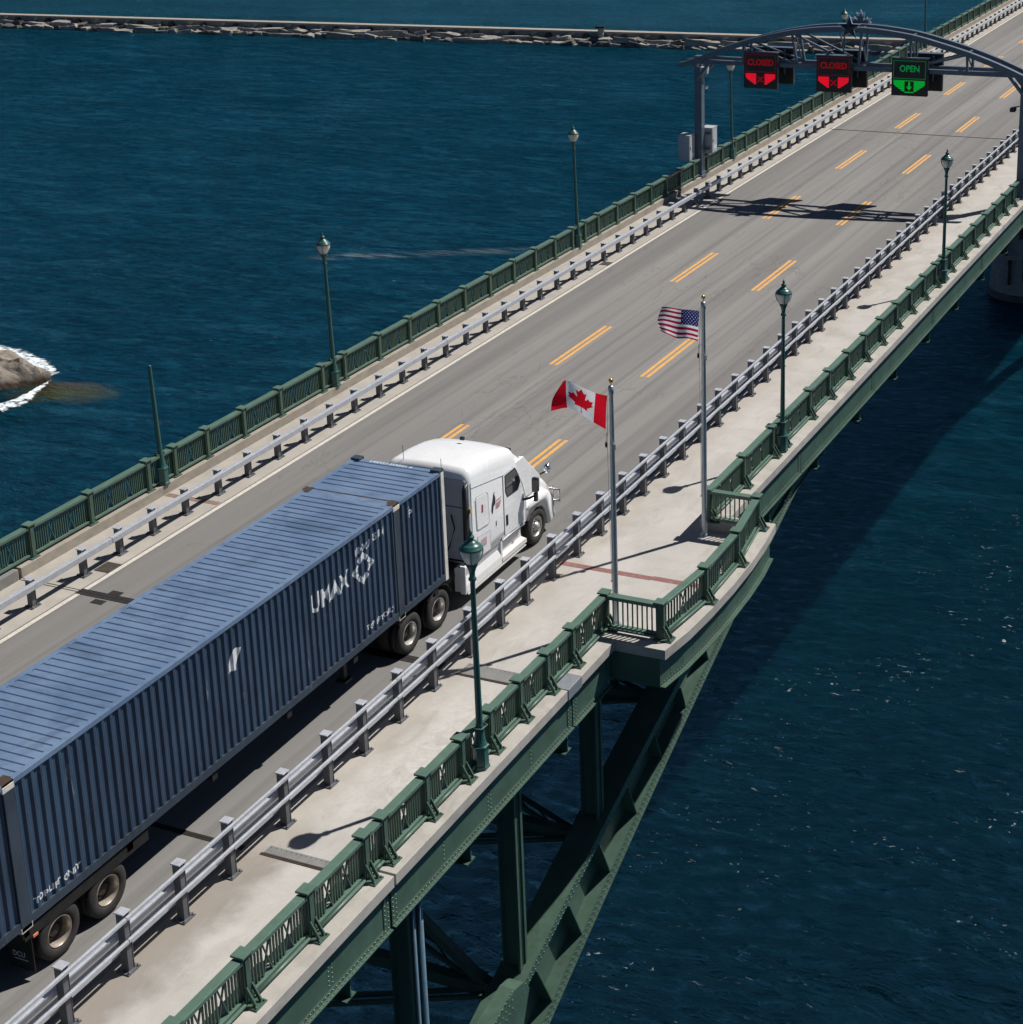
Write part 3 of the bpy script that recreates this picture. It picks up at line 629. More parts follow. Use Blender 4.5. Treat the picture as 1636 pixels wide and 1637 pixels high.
for k in range(56):
    b = MB(); s = L0+3+k*8.2; pts = [BW(s+.72*math.cos(a), 1.15, 1.55+.66*math.sin(a)) for a in [q*math.pi/8 for q in range(16)]]; pt2 = [BW(s+.72*math.cos(a), 1.7, 1.55+.66*math.sin(a)) for a in [q*math.pi/8 for q in range(16)]]
    b.add(pts+pt2, [tuple(range(16))]+[(i, (i+1) % 16, (i+1) % 16+16, i+16) for i in range(16)])
    b.build('culvert_mouth', 'black', t, shear=False)
for k in range(98):
    b = MB(); s = L0+k*4.1; b.tube([BW(s, 3.9, 2.8), BW(s, 3.9, 4.0)], .04, 5); b.build('rail_stake', 'chassis', t, shear=False)
b = MB(); bwbox(b, 146.4, 147.5, .5, 1.2, .9, 3.4); b.build('gauge_post', 'ledge', t, shear=False)
b = MB(); bwbox(b, 146.0, 147.9, .2, 1.5, 3.4, 3.8); b.build('gauge_cap', 'chassis', t, shear=False)
def rock_mesh(sx, sy, sz, seed, m):
    bm = bmesh.new(); bmesh.ops.create_cube(bm, size=2); bmesh.ops.subdivide_edges(bm, edges=bm.edges[:], cuts=2, use_grid_fill=True)
    rr = random.Random(seed); off = Vector((rr.random()*50, rr.random()*50, 0))
    for v in bm.verts:
        n = noise.noise_vector(v.co*.9+off)*.30; p = v.co+n; v.co = Vector((p.x*sx, p.y*sy, p.z*sz))
    bmesh.ops.bevel(bm, geom=[e for e in bm.edges if e.calc_face_angle(0) > .6], offset=.06*min(sx, sy, sz)*2, segments=1, affect='EDGES')
    me = bpy.data.meshes.new('rock'); bm.to_mesh(me); bm.free(); me.materials.append(M_[m]); return me
protos = [rock_mesh(1, .8, .62, k, 'rock') for k in range(6)]+[rock_mesh(1, .8, .62, 20+k, 'rockdark') for k in range(4)]
slabs = [rock_mesh(1, .7, .36, 40+k, 'rock') for k in range(4)]
n_rock = 0; rr = random.Random(5)
for row, (tt, zz, step, sm) in enumerate([(.25, .85, 2.9, 1.25), (-1.3, .15, 2.5, 1.1)]):
    s = -26.0
    while s < 262 and n_rock < 290:
        big = rr.random() < (.36 if row == 0 else .14); pal = slabs if big else protos
        sc = rr.uniform(1.9, 3.1) if big else rr.uniform(.75, 1.35)*sm
        o = bpy.data.objects.new('rock', rr.choice(pal)); scn.collection.objects.link(o)
        hx = sc; s += hx*.78
        p = BW(s, tt+rr.uniform(-.4, .4), zz+rr.uniform(-.25, .25)); o.location = p
        o.scale = (sc, rr.uniform(.8, 1.3)*(1.5 if big else 1), rr.uniform(.75, 1.2)*(1.7 if big else .95)*min(sc, 1.35)*.8)
        o.rotation_euler = (rr.uniform(-.25, .25), rr.uniform(-.14, .14)*(.4 if big else 1.6), math.atan2(bd.y, bd.x)+rr.uniform(-.12, .12))
        s += hx*.78+rr.uniform(-.15, .3)
        zone = ['near the left edge of the picture', 'above and left of the nearest left lamp', 'above the nearest left lamp', 'between the two nearer left lamps', 'beyond the second left lamp', 'just left of the gantry arch', 'behind the gantry arch'][min(6, int((s+26)/35))]
        if big: tag(o, 'long flat stone slab on the breakwater '+zone, 'rock', 'flat slabs along the breakwater')
        elif row == 0: tag(o, 'rough upper row stone on the breakwater '+zone, 'rock', 'upper row of breakwater stones')
        else: tag(o, 'wet waterline stone of the breakwater '+zone, 'rock', 'lower row of breakwater stones')
        n_rock += 1
# ------------------------------------------------------------------ rock islet with breaking water
bm = bmesh.new(); bmesh.ops.create_grid(bm, x_segments=90, y_segments=70, size=1)
cx, cy = -68.7, 47.5
for v in bm.verts:
    x, y = v.co.x*8.4, v.co.y*6.0
    ang = .30; u = x*math.cos(ang)+y*math.sin(ang); q = -x*math.sin(ang)+y*math.cos(ang)
    wd = 5.5*max(0.02, min(1, (5.4-u)/7.5))**.75
    e = 1-abs(q)/wd if u < 5.2 else -abs(u-5.2)-abs(q)
    z = 1.9*max(-1, e)**1 if e < 0 else 2.7*(1-(1-e)**1.9)*(.42+.58*min(1, (5.2-u)/9))
    nn = noise.fractal(Vector((x*.32, y*.32, 3.1)), 1.0, 2.0, 6)*.62
    ridge = noise.noise(Vector((x*.8+7, y*.8, 0)))*2.2; cell = noise.cell(Vector((x*.55+y*.2, y*.6-x*.15, 2)))*.5; nn += cell*(.55 if e > .15 else 0)
    v.co = Vector((x, y, max(-1.4, z-.22+nn*(1 if e > 0 else .3)+.15*(abs(ridge)))))
me = bpy.data.meshes.new('rock_islet'); bm.to_mesh(me); bm.free(); me.materials.append(M_['islet'])
for p in me.polygons: p.use_smooth = False
o = bpy.data.objects.new('rock_islet', me); scn.collection.objects.link(o); o.location = (cx+1.0, cy-.2, WATER); tag(o, 'brown pointed rock islet rising from the river with surf around it', 'rock')
def foam_strip(pts, widths, label, h=.35, seed=0):
    P = [Vector(p) for p in pts]; N = 150; Wn = 36; vs = []; ed = []; fs = []
    for i in range(N+1):
        f = i/N*(len(P)-1); k = min(int(f), len(P)-2); t_ = f-k; p = P[k].lerp(P[k+1], t_); wd = widths[k]*(1-t_)+widths[k+1]*t_
        d = (P[k+1]-P[k]).normalized(); n = Vector((-d.y, d.x))
        for j in range(Wn+1):
            g = j/Wn*2-1; q = p+n*(g*wd*1.5)
            e = max(0, 1-g*g)*min(1, 6*i/N, 6*(1-i/N))
            nz = noise.fractal(Vector((q.x*1.6, q.y*1.6, seed)), 1., 2., 5)
            vs.append((q.x, q.y, .03+h*.5*e*(.6+.5*nz))); ed.append(e)
    for i in range(N):
        for j in range(Wn): a = i*(Wn+1)+j; fs.append((a, a+Wn+1, a+Wn+2, a+1))
    me = bpy.data.meshes.new('foam'); me.from_pydata(vs, [], fs); me.update(); me.materials.append(M_['foam'])
    at = me.attributes.new('edge', 'FLOAT', 'POINT'); at.data.foreach_set('value', ed)
    for p in me.polygons: p.use_smooth = True
    o = bpy.data.objects.new('foam', me); scn.collection.objects.link(o); o.location = (0, 0, WATER); tag(o, label, 'foam'); o['kind'] = 'stuff'
foam_strip([(-75.1, 54.2), (-71.6, 53.0), (-69.2, 52.3), (-67.0, 51.5), (-64.9, 50.6), (-62.8, 49.9)], [.7, .95, 1.0, .9, .6, .12], 'white surf breaking along the far side of the rock islet', .5, 1)
foam_strip([(-63.5, 41.6), (-61.5, 42.8), (-61.0, 43.6), (-61.3, 45.1), (-62.0, 46.9), (-62.9, 49.3)], [.6, .8, .75, .45, .22, .08], 'white surf breaking along the near side of the rock islet', .4, 4)

# ------------------------------------------------------------------ guard rails between road and walkways
def guard_post(x, y, hc, side, par):
    """H section post on a bolted base plate; side=+1 faces the right"""
    b = MB(); b.box(x-.085, x+.085, y-.075, y-.063, .03, hc-.02); b.box(x-.085, x+.085, y+.063, y+.075, .03, hc-.02); b.box(x+.055, x+.075, y-.063, y+.063, .03, hc-.02); b.box(x-.006, x+.006, y-.063, y+.063, .03, hc-.02)
    p = b.build('post', 'galvdark', par)
    b = MB(); b.bevbox(x-.11, x+.11, y-.10, y+.10, hc-.025, hc, .008); b.build('post_cap', 'galv', p)
    b = MB(); b.box(x-.15, x+.15, y-.16, y+.16, .006, .032)
    for dx in (-.12, .12):
        for dy in (-.12, .12): b.lathe([(.022, .032), (.022, .055), (.011, .056), (.011, .085), (0, .085)], 6, (x+dx, y+dy))
    b.build('base_plate', 'galvdark', p); return p
def guard(name, label, x, ys, y0, y1, hc, rails):
    t = thing(name, label, 'guard rail', (x, ys[0], 0))
    prot = None
    for y in ys:
        if prot is None: prot = guard_post(x, y, hc, 1, t); py = y
        else:
            c = copy_tree(prot, t); c.location = (0, y-py, S*(y-py))
    for nm, m, x0, x1, z0, z1, bv in rails:
        b = MB(); yy = y0
        while yy < y1:
            e = min(yy+8.7, y1); b.bevbox(x0, x1, yy, e-.012, z0, z1, bv)
            if nm == 'box_beam':                    # splice bolts
                for q in range(4): b.lathe([(.014, z1), (.012, z1+.012), (0, z1+.013)], 6, (x0+.04, e-.22+q*.13)); b.rivets([(x1, e-.22+q*.13, z0+.05), (x1, e-.22+q*.13, z1-.05)], .013, .012)
            yy = e
        b.build(nm, m, t)
    return t
RG = [-20.7, -19.25, -17.8, -16.4, -14.75, -13.25, -11.75, -10.35, -8.6, -7.1, -5.8, -4.4, -2.95, -1.3, .22, 1.52, 2.95, 4.4, 5.82, 7.25, 8.65]
RG += [10.05+1.435*k for k in range(75)]
guard('guard_rail', 'silver guard rail with two box beams and handrails between the road and sidewalk', 1.33, RG, -22, 117, 1.23,
      [('box_beam', 'galv', 1.125, 1.255, .655, .80, .014), ('box_beam', 'galv', 1.125, 1.255, .355, .50, .014),
       ('handrail', 'galv', 1.425, 1.485, 1.085, 1.155, .012), ('handrail', 'galv', 1.425, 1.485, .63, .70, .012)])
LG = [-7.4, -5.95, -4.5, -3.1, -1.23, .17, 1.53, 2.93, 4.41, 5.82, 7.30, 8.71, 10.11, 11.5]+[12.98+1.447*k for k in range(72)]
guard('guard_rail', 'silver guard rail with a single box beam along the left edge of the road', -10.83, LG, -9, 117, .80,
      [('box_beam', 'galv', -10.745, -10.595, .55, .715, .014)])

# ------------------------------------------------------------------ green balustrades
def rail_panel(x, y0, y1, par, side, hb=.30, top=1.20, far=False):
    """pickets in groups with X braces between two rails; side = which way the road is"""
    L = y1-y0; b = MB()
    nx = 2 if L > 1.5 else (1 if L > .9 else 0)
    xw = .26; gw = (L-.16-nx*xw)/(nx+1); y = y0+.08
    zb, zt = hb+.14, top-.06
    for g in range(nx+1):
        n = max(2, int(round(gw/.082)))
        for q in range(n+1):
            yy = y+gw*q/n; b.box(x-.02, x+.02, yy-.013, yy+.013, zb, zt)
        y += gw
        if g < nx:
            b.beam((x, y+.01, zb), (x, y+xw-.01, zt), .02, .035, (1, 0, 0)); b.beam((x+.012, y+.01, zt), (x+.012, y+xw-.01, zb), .02, .035, (1, 0, 0)); 
            b.lathe([(0, -.03), (.05, -.03), (.05, .03), (0, .03)], 8)  if False else None
            y += xw
    o = b.build('picket_panel', 'green', par)
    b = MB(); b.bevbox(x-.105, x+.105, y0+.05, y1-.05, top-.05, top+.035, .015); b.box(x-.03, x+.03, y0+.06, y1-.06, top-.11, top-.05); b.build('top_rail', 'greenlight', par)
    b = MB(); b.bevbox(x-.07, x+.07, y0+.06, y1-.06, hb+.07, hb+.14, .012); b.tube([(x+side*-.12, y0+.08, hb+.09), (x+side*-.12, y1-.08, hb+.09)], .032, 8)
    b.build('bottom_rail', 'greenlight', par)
def rail_post(x, y, par, side, hb=.30, top=1.20, rot=0):
    out = -side
    b = MB(); b.box(x-.085, x+.085, y-.09, y+.09, hb+.03, top+.06)
    b.box(x-.105, x-.085, y-.055, y+.055, hb+.06, top-.02); b.box(x+.085, x+.105, y-.055, y+.055, hb+.06, top-.02)
    p = b.build('post', 'green', par)
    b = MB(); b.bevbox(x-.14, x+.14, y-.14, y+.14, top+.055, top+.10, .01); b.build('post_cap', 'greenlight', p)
    b = MB()
    for dy in (-.075, .075): b.beam((x+out*.08, y+dy, hb+.36), (x+out*.26, y+dy, hb+.05), .03, .07, (1, 0, 0))
    b.build('raking_strut', 'green', p)
    b = MB(); b.box(x-.16 if out > 0 else x-.34, x+.34 if out > 0 else x+.16, y-.15, y+.15, hb+.002, hb+.03)
    for dx in (.30,):
        for dy in (-.11, .11): b.lathe([(.02, hb+.03), (.02, hb+.06), (0, hb+.06)], 6, (x+out*dx, y+dy))
    b.build('base_plate', 'green', p); return p
def balustrade(label, x, ys, side, skip=(), group=None, extra=()):
    t = thing('balustrade', label, 'railing', (x, ys[0], .30), group)
    prot = None
    for y in ys:
        if prot is None: prot = rail_post(x, y, t, side); py = y
        else:
            c = copy_tree(prot, t); c.location = (0, y-py, S*(y-py))
    for i in range(len(ys)-1):
        if i in skip: continue
        rail_panel(x, ys[i]+.06, ys[i+1]-.06, t, side)
    for a, c in extra: rail_panel(x, a, c, t, side)
    return t
XR, XL = 4.13, -12.53
balustrade('green iron balustrade from the bottom edge past the nearest lamp to the lookout', XR, [-18.9, -17.05, -15.25, -13.45, -11.62, -9.86, -9.22, -7.70, -6.32, -5.14, -3.83, -2.57, -1.32, .50], -1)
balustrade('long green iron balustrade running from the lookout to the gantry along the sidewalk', XR, [7.0, 9.5, 11.86, 12.78, 15.2, 17.1, 19.05, 20.95, 22.8, 24.75, 26.6, 28.4, 30.1, 31.2, 32.35, 34.3, 36.25, 38.15, 40.0, 41.8, 43.5], -1, extra=[(43.56, 44.76)])
balustrade('far green iron balustrade beyond the gantry on the right ledge', XR, [45.9+1.85*k for k in range(20)], -1, extra=[(45.26, 45.84)])
LB = [-8.2, -6.4, -5.2, -3.6, -1.33, .92, 3.32, 4.5, 6.0, 7.8, 9.7, 12.05, 13.35, 15.5, 17.5, 19.5, 21.45, 23.4, 25.35, 27.2, 28.95, 30.6, 31.8, 33.1, 35.05, 36.95, 38.8, 40.6, 42.3, 43.95]
balustrade('green iron balustrade on the left parapet from the truck to the gantry', XL, LB, 1, extra=[(44.0, 44.76)])
balustrade('far green iron balustrade on the left parapet beyond the gantry', XL, [45.75, 47.75, 49.6, 51.1, 52.85, 54.65, 56.4, 58.2, 60.1, 62.0, 63.9, 65.8, 67.4, 68.5]+[70.4+1.9*k for k in range(24)], 1, extra=[(45.26, 45.7)])
# lookout balustrade: two returns and three outward bowed bays
def span(a, b_, par, short=False, hb=.30, top=1.20, bot=True):
    a, b_ = Vector((*a, 0)), Vector((*b_, 0)); d = b_-a; L = d.length; d.normalize(); a = a+d*.1; L -= .2
    n = Vector((d.y, -d.x, 0)); b = MB()
    def at(f, z, o=0): return tuple(a+d*(L*f)+n*o+Vector((0, 0, z)))
    nb = int(L/.13); xs = (.5,) if L > 1.2 else ()
    if short: xs = ()
    q = 0
    for k in range(nb+1):
        f = k/nb
        if any(abs(f-x_) < .07 for x_ in xs): continue
        p = at(f, hb+.14); p2 = at(f, top-.06); b.beam(p, p2, .026, .04, tuple(n))
    for x_ in xs:
        b.beam(at(x_-.075, hb+.14), at(x_+.075, top-.06), .035, .02, tuple(n)); b.beam(at(x_-.075, top-.06, .012), at(x_+.075, hb+.14, .012), .035, .02, tuple(n))
    b.build('picket_panel', 'green', par)
    b = MB(); b.beam(at(-.02, top-.01), at(1.02, top-.01), .21, .085); b.beam(at(0, top-.08), at(1, top-.08), .06, .06); b.build('top_rail', 'greenlight', par, bev=.012)
    b = MB(); b.beam(at(0, hb+.105), at(1, hb+.105), .14, .07); b.tube([at(0, hb+.09, .12), at(1, hb+.09, .12)], .032, 8); b.build('bottom_rail', 'greenlight', par)
t = thing('balustrade', 'green iron balustrade bowing outwards around the lookout behind the flagpoles', 'railing', (5.6, 3.7, .30))
LP = [(5.64, .50), (5.88, 2.62), (5.86, 4.80), (5.58, 7.0)]
for i, (x, y) in enumerate(LP): rail_post(x, y, t, -1)
span((XR, .50), LP[0], t, True); span(LP[3], (XR, 7.0), t, True)
for i in range(3): span(LP[i], LP[i+1], t)
b = MB(); b.prism([(-.0, 0), (.22, 0), (.22, .14), (0, .14)], 'x', 0, .01)
# concrete pads under the outer rail feet are part of the bridge
for y in [-17.05, -15.25, -13.45, -11.62, -9.86, -9.22, -7.70, -6.32, -5.14, -3.83, -2.57, -1.32, .50, 9.5, 11.86, 12.78, 15.2, 17.1, 19.05, 20.95, 22.8, 24.75, 26.6, 28.4, 30.1, 31.2, 32.35, 34.3, 36.25, 38.15, 40.0, 41.8]:
    b = MB(); b.box(4.0, 4.50, y-.17, y+.17, .295, .303); b.build('rail_footing', 'ledge', br)

# ------------------------------------------------------------------ lamps
def lamp(x, y, label, side, head=True, hb=.30, cut=None):
    t = thing('street_lamp', label, 'street lamp', (x, y, hb), 'green globe lamps along both balustrades')
    b = MB(); b.smooth = False
    b.lathe([(.19, hb), (.19, hb+.06), (.17, hb+.08), (.165, hb+.47), (.19, hb+.49), (.19, hb+.53), (.15, hb+.55)], 6, (x, y), False, R(30))
    b.lathe([(.15, hb+.55), (.12, hb+.62), (.10, hb+.75), (.082, hb+.95), (.085, hb+1.0), (.075, hb+1.03)], 16, (x, y))
    b.build('base', 'teal', t, shear=False, origin=None) if False else None
    base = MBshift(b, y).build('base', 'teal', t, shear=False)
    top = 4.62 if head else cut
    b = MB(); b.lathe([(.075, hb+1.0), (.052, top), (.052, top+.02), (0, top+.02)], 12, (x, y))
    MBshift(b, y).build('pole', 'teal', t, shear=False)
    b = MB(); b.tube([(x-side*.05, y-.11, hb+.95), (x-side*.02, y-.16, hb+.97), (x+side*.12, y-.12, hb+.97), (x+side*.12, y+.12, hb+.97), (x-side*.02, y+.16, hb+.97), (x-side*.05, y+.11, hb+.95)], .02, 6)
    MBshift(b, y).build('bracket', 'green', t, shear=False)
    if head:
        b = MB(); b.lathe([(.052, 4.60), (.085, 4.63), (.085, 4.67), (.06, 4.70), (.062, 4.80), (.085, 4.88), (.12, 4.95), (.125, 4.985), (.09, 5.0)], 16, (x, y)); MBshift(b, y).build('collar', 'teal', t, shear=False)
        b = MB(); b.lathe([(.10, 4.99), (.155, 5.06), (.205, 5.15), (.232, 5.24), (.238, 5.33)], 20, (x, y)); g = MBshift(b, y).build('globe', 'lampglass', t, shear=False)
        for k in range(4):
            b = MB(); a = k*math.pi/2+.5
            pts = [(x+rr_*math.cos(a), y+rr_*math.sin(a), z) for rr_, z in [(.105, 4.99), (.162, 5.06), (.212, 5.15), (.239, 5.24), (.244, 5.33)]]
            for i in range(4): b.beam(pts[i], pts[i+1], .014, .02)
            MBshift(b, y).build('frame_rib', 'teal', g, shear=False)
        b = MB(); b.lathe([(.235, 5.31), (.25, 5.32), (.25, 5.35), (.225, 5.36), (.215, 5.40), (.18, 5.43), (.155, 5.44), (.14, 5.465), (.10, 5.50), (.07, 5.52), (.065, 5.56), (.085, 5.575), (.07, 5.60), (.035, 5.62), (.03, 5.65), (.045, 5.67), (.03, 5.70), (.012, 5.72), (.0, 5.77)], 20, (x, y)); MBshift(b, y).build('cap', 'teal', t, shear=False)
    return t
def MBshift(b, y):
    b.v = [(p[0], p[1], p[2]+S*y) for p in b.v]; return b
XLR, XLL = 4.32, -12.44
lr0 = lamp(XLR, -5.80, 'nearest green globe lamp standing in front of the truck cab on the right balustrade', 1)
moved(lr0, 0, 18.15, 'green globe lamp on the right balustrade just beyond the lookout')
moved(lr0, 0, 36.55, 'green globe lamp on the right balustrade closest to the gantry leg')
ll0 = lamp(XLL, 12.70, 'green globe lamp on the left balustrade above the truck, nearest of the left row', -1)
ll0.rotation_euler = (0, R(-1.2), 0)
moved(ll0, 0, 18.35, 'green globe lamp on the left balustrade midway to the control cabinets')
moved(ll0, 0, 36.4, 'green globe lamp on the left balustrade seen behind the leftmost lane sign')
moved(ll0, 0, 55.3, 'green globe lamp whose head shows above the star on the gantry')
moved(ll0, 0, 73.8, 'farthest green globe lamp at the top of the picture beyond the gantry')
lst = lamp(XLL, 3.90, 'bare green lamp stump without a head on the left balustrade', -1, head=False, cut=4.0); lst.rotation_euler = (0, R(-1.6), 0)

# ------------------------------------------------------------------ flagpoles and flags
def flagpole(x, y, h0, h1, label):
    t = thing('flagpole', label, 'flagpole', (x, y, 0)); zz = S*y
    b = MB(); b.lathe([(.075, zz), (.075, zz+.4*(h1)), (.05, zz+h1-.34), (.068, zz+h1-.33), (.068, zz+h1-.14), (.02, zz+h1-.12), (0, zz+h1-.12)], 16, (x, y)); b.build('pole', 'alu', t, shear=False)
    b = MB(); b.lathe([(.013, zz+h1-.13), (.013, zz+h1-.04)], 8, (x, y)); b.lathe([(0, zz+h1-.065), (.042, zz+h1-.05), (.06, zz+h1), (.042, zz+h1+.045), (0, zz+h1+.06)], 14, (x, y)); b.build('gold_ball', 'gold', t, shear=False)
    b = MB(); b.tube([(x-.06, y-.05, zz+h1-.35), (x-.10, y-.06, zz+h1-1.6), (x-.07, y-.05, zz+1.2)], .006, 5); b.build('halyard', 'whitedirty', t, shear=False)
    b = MB(); b.box(x-.11, x-.03, y-.02, y+.02, zz+1.15, zz+1.19); b.box(x+.05, x+.11, y-.05, y-.02, zz+h1-1.75, zz+h1-1.6); b.build('cleat', 'alu', t, shear=False)
    b = MB(); b.lathe([(.0, zz+.006), (.13, zz+.006), (.13, zz+.03), (.08, zz+.04), (.08, zz+.12)], 16, (x, y)); b.build('base_collar', 'alu', t, shear=False)
    b = MB(); b.lathe([(0, -.09), (.025, -.07), (.03, 0), (.012, .08), (0, .09)], 8, (0, 0)); b.v = [(p[0]+x-.13, p[1]+y-.07, p[2]+zz+h1-1.62) for p in b.v]; b.tube([(x-.13, y-.07, zz+h1-1.53), (x-.11, y-.06, zz+h1-1.32)], .006, 5)
    b.build('rope_weight', 'black', t, shear=False)
    return t
FC, FU = (4.04, 1.27), (4.14, 6.68)
flagpole(*FC, 0, 6.42, 'silver flagpole with a gold ball carrying the Canadian flag')
flagpole(*FU, 0, 6.88, 'silver flagpole with a gold ball carrying the American flag')
LEAF = None
def leaf_poly():
    rel = [(-90, 2030), (45, -863), (-111, -98), (-859, 151), (116, -320), (-20, -73), (-941, -762), (212, -99), (34, -79), (-186, -572), (542, 115), (73, -38), (105, -247), (423, 454), (111, -57), (-204, -1052), (327, 189), (91, -27), (332, -652)]
    # walk the left half from the stem to the tip
    x, y = rel[0]; pts = [(x, y)]
    for dx, dy in rel[1:]: x += dx; y += dy; pts.append((x, y))
    # pts end at the apex; mirror to the right
    half = [(px, -py) for px, py in pts]; half[-1] = (0, half[-1][1])
    return [(px/2030, py/2030) for px, py in half]+[(-px/2030, py/2030) for px, py in half[-2::-1]]
LEAF = leaf_poly()
def inside(p, poly):
    x, y = p; c = False; n = len(poly)
    for i in range(n):
        x1, y1 = poly[i]; x2, y2 = poly[(i+1) % n]
        if (y1 > y) != (y2 > y) and x < (x2-x1)*(y-y1)/(y2-y1)+x1: c = not c
    return c
def interp(ctrl, u, v):
    """ctrl[i][j] points at u=i/(n-1), v=j/(m-1); Catmull-Rom in u, linear-ish in v"""
    n, m = len(ctrl), len(ctrl[0])
    def cr(P, t):
        k = min(int(t*(len(P)-1)), len(P)-2); f = t*(len(P)-1)-k
        p0, p1, p2, p3 = P[max(k-1, 0)], P[k], P[k+1], P[min(k+2, len(P)-1)]
        return tuple(.5*((2*b_)+(-a+c)*f+(2*a-5*b_+4*c-d)*f*f+(-a+3*b_-3*c+d)*f**3) for a, b_, c, d in zip(p0, p1, p2, p3))
    return cr([cr(row, v) for row in ctrl], u)
def flag(name, label, hoist, ctrl, colour, nu, nv, mats, wave):
    RX_ = Vector((-.922, -.387, 0)); DP = Vector((-.387, .922, 0))   # along the wind, and across it
    vs = []; fs = []; mi = []
    for i in range(nu+1):
        for j in range(nv+1):
            a, z, d = interp(ctrl, i/nu, j/nv); u, v = i/nu, j/nv
            d += wave*u*(math.sin(u*13+v*2.5)*.6+math.sin(u*7-v*3)*.5); z += wave*.25*u*math.sin(u*11+v)
            p = RX_*a+DP*d; vs.append((p.x, p.y, z))
    for i in range(nu):
        for j in range(nv):
            fs.append((i*(nv+1)+j, (i+1)*(nv+1)+j, (i+1)*(nv+1)+j+1, i*(nv+1)+j+1)); mi.append(colour((i+.5)/nu, (j+.5)/nv, i, j))
    me = bpy.data.meshes.new(name); me.from_pydata(vs, [], fs); me.update()
    for m in mats: me.materials.append(M_[m])
    for p in me.polygons: p.material_index = mi[p.index]; p.use_smooth = True
    o = bpy.data.objects.new(name, me); scn.collection.objects.link(o); o.location = (hoist[0], hoist[1], hoist[2]+S*hoist[1])
    tag(o, label, "flag"); return o
# ctrl rows run from the hoist to the fly, each from bottom to top: (distance along wind, height, sideways)
def col_ca(u, v, i, j):
    if u < .25 or u > .75: return 0
    return 0 if inside(((.5-u)*-4.0, (v-.5)*2.6), LEAF) else 1
flag('flag', 'red and white Canadian flag with a maple leaf blowing from the nearer pole', (FC[0]-.09, FC[1]-.04, 5.18),
     [[(.05, .0, 0), (.03, .43, 0), (.0, .86, 0)], [(.35, .17, .03), (.32, .55, .05), (.28, .93, .02)], [(.64, .36, .05), (.63, .72, .03), (.62, 1.06, .06)],
      [(.96, .56, -.02), (.98, .88, .0), (.99, 1.22, .10)], [(1.36, .52, -.12), (1.30, .84, -.14), (1.12, 1.13, -.04)]], col_ca, 170, 90, ['flagred', 'flagwhite'], .035)
def col_us(u, v, i, j):
    if u < .40 and v > 6/13:
        cu, cv = u/.40, (v-6/13)/(7/13); r = min(8, int(cv*9)); k = cu*12-.5*0
        yy = (cv*9-r-.5); xx = (cu*6-(0 if r % 2 == 0 else .5)); xf = xx-math.floor(xx)-.5
        if 0 <= xx < (6 if r % 2 == 0 else 5) and abs(yy) < .26 and abs(xf) < .17: return 3
        return 2
    return 0 if int((1-v)*13) % 2 == 0 else 1
flag('flag', 'striped American flag with a navy star field blowing from the farther pole', (FU[0]-.10, FU[1]-.04, 5.66),
     [[(.05, .0, 0), (.03, .42, 0), (.0, .84, 0)], [(.34, .05, .08), (.32, .46, .10), (.30, .86, .08)], [(.62, .10, -.05), (.63, .52, -.02), (.60, .90, .0)],
      [(.90, .18, .10), (.98, .58, .08), (.86, .92, .12)], [(1.06, .32, -.02), (1.13, .60, .0), (1.0, .96, .03)]], col_us, 180, 104, ['flagmaroon', 'flagwhite', 'flagnavy', 'flagstar'], .05)

# ------------------------------------------------------------------ container on its chassis
CX0, CX1 = -2.59, 0.0          # container sides
def cprof(y):                  # depth of the side corrugation at y
    p = .218; f = ((y+.33) % p)/p
    if f < .27: return 0
    if f < .5: return (f-.27)/.23
    if f < .77: return 1
    return 1-(f-.77)/.23
def cbreaks(y0, y1):
    p = .218; k = math.floor((y0+.33)/p)-1; out = [y0, y1]
    while k*p-.33 < y1+p:
        for f in (0, .27, .5, .77):
            y = k*p-.33+f*p
            if y0 < y < y1: out.append(y)
        k += 1
    return sorted(set(out))
CT, CB = 4.08, 1.18
ct = thing('shipping_container', 'long blue corrugated shipping container with white lettering on its trailer', 'container', (-1.3, -8, CB))
DEP = .040
for x, sgn in ((CX1-.012, -1), (CX0+.012, 1)):
    b = MB()
    for y0, y1 in ((-16.0, -14.30), (-14.02, -2.24), (-1.98, -.10)):
        ys = cbreaks(y0, y1)
        b.add([(x+sgn*DEP*cprof(y), y, z) for y in ys for z in (CB+.16, CT-.10)], [(2*i, 2*i+2, 2*i+3, 2*i+1) for i in range(len(ys)-1)])
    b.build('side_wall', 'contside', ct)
# roof with transverse pressings
b = MB()
for y0, y1 in ((-16.05, -14.5), (-14.05, -2.42), (-1.82, -.20)):
    y = y0; P = .2185; n = int((y1-y0)/P); P = (y1-y0)/n
    for k in range(n):
        a = y0+k*P
        pr = [(a, 0), (a+.130, 0), (a+.146, -.019), (a+P-.018, -.019), (a+P, 0)]
        b.add([(xx, yy, CT-.012+zz) for yy, zz in pr for xx in (CX0+.12, CX1-.12)], [(2*i, 2*i+1, 2*i+3, 2*i+2) for i in range(4)])
        for xx in (CX0+.12, CX1-.12): b.add([(xx, yy, CT-.012+zz) for yy, zz in pr], [(0, 1, 2, 3, 4)])
for x0, x1 in ((CX0+.06, CX0+.12), (CX1-.12, CX1-.06)): b.add([(x0, -16.05, CT-.012), (x1, -16.05, CT-.012), (x1, -.16, CT-.012), (x0, -.16, CT-.012)], [(0, 1, 2, 3)])
for y0, y1 in ((-14.5, -14.05), (-2.42, -1.82), (-.20, -.05)): b.add([(CX0+.12, y0, CT-.012), (CX1-.12, y0, CT-.012), (CX1-.12, y1, CT-.012), (CX0+.12, y1, CT-.012)], [(0, 1, 2, 3)])
b.build('roof', 'controof', ct)
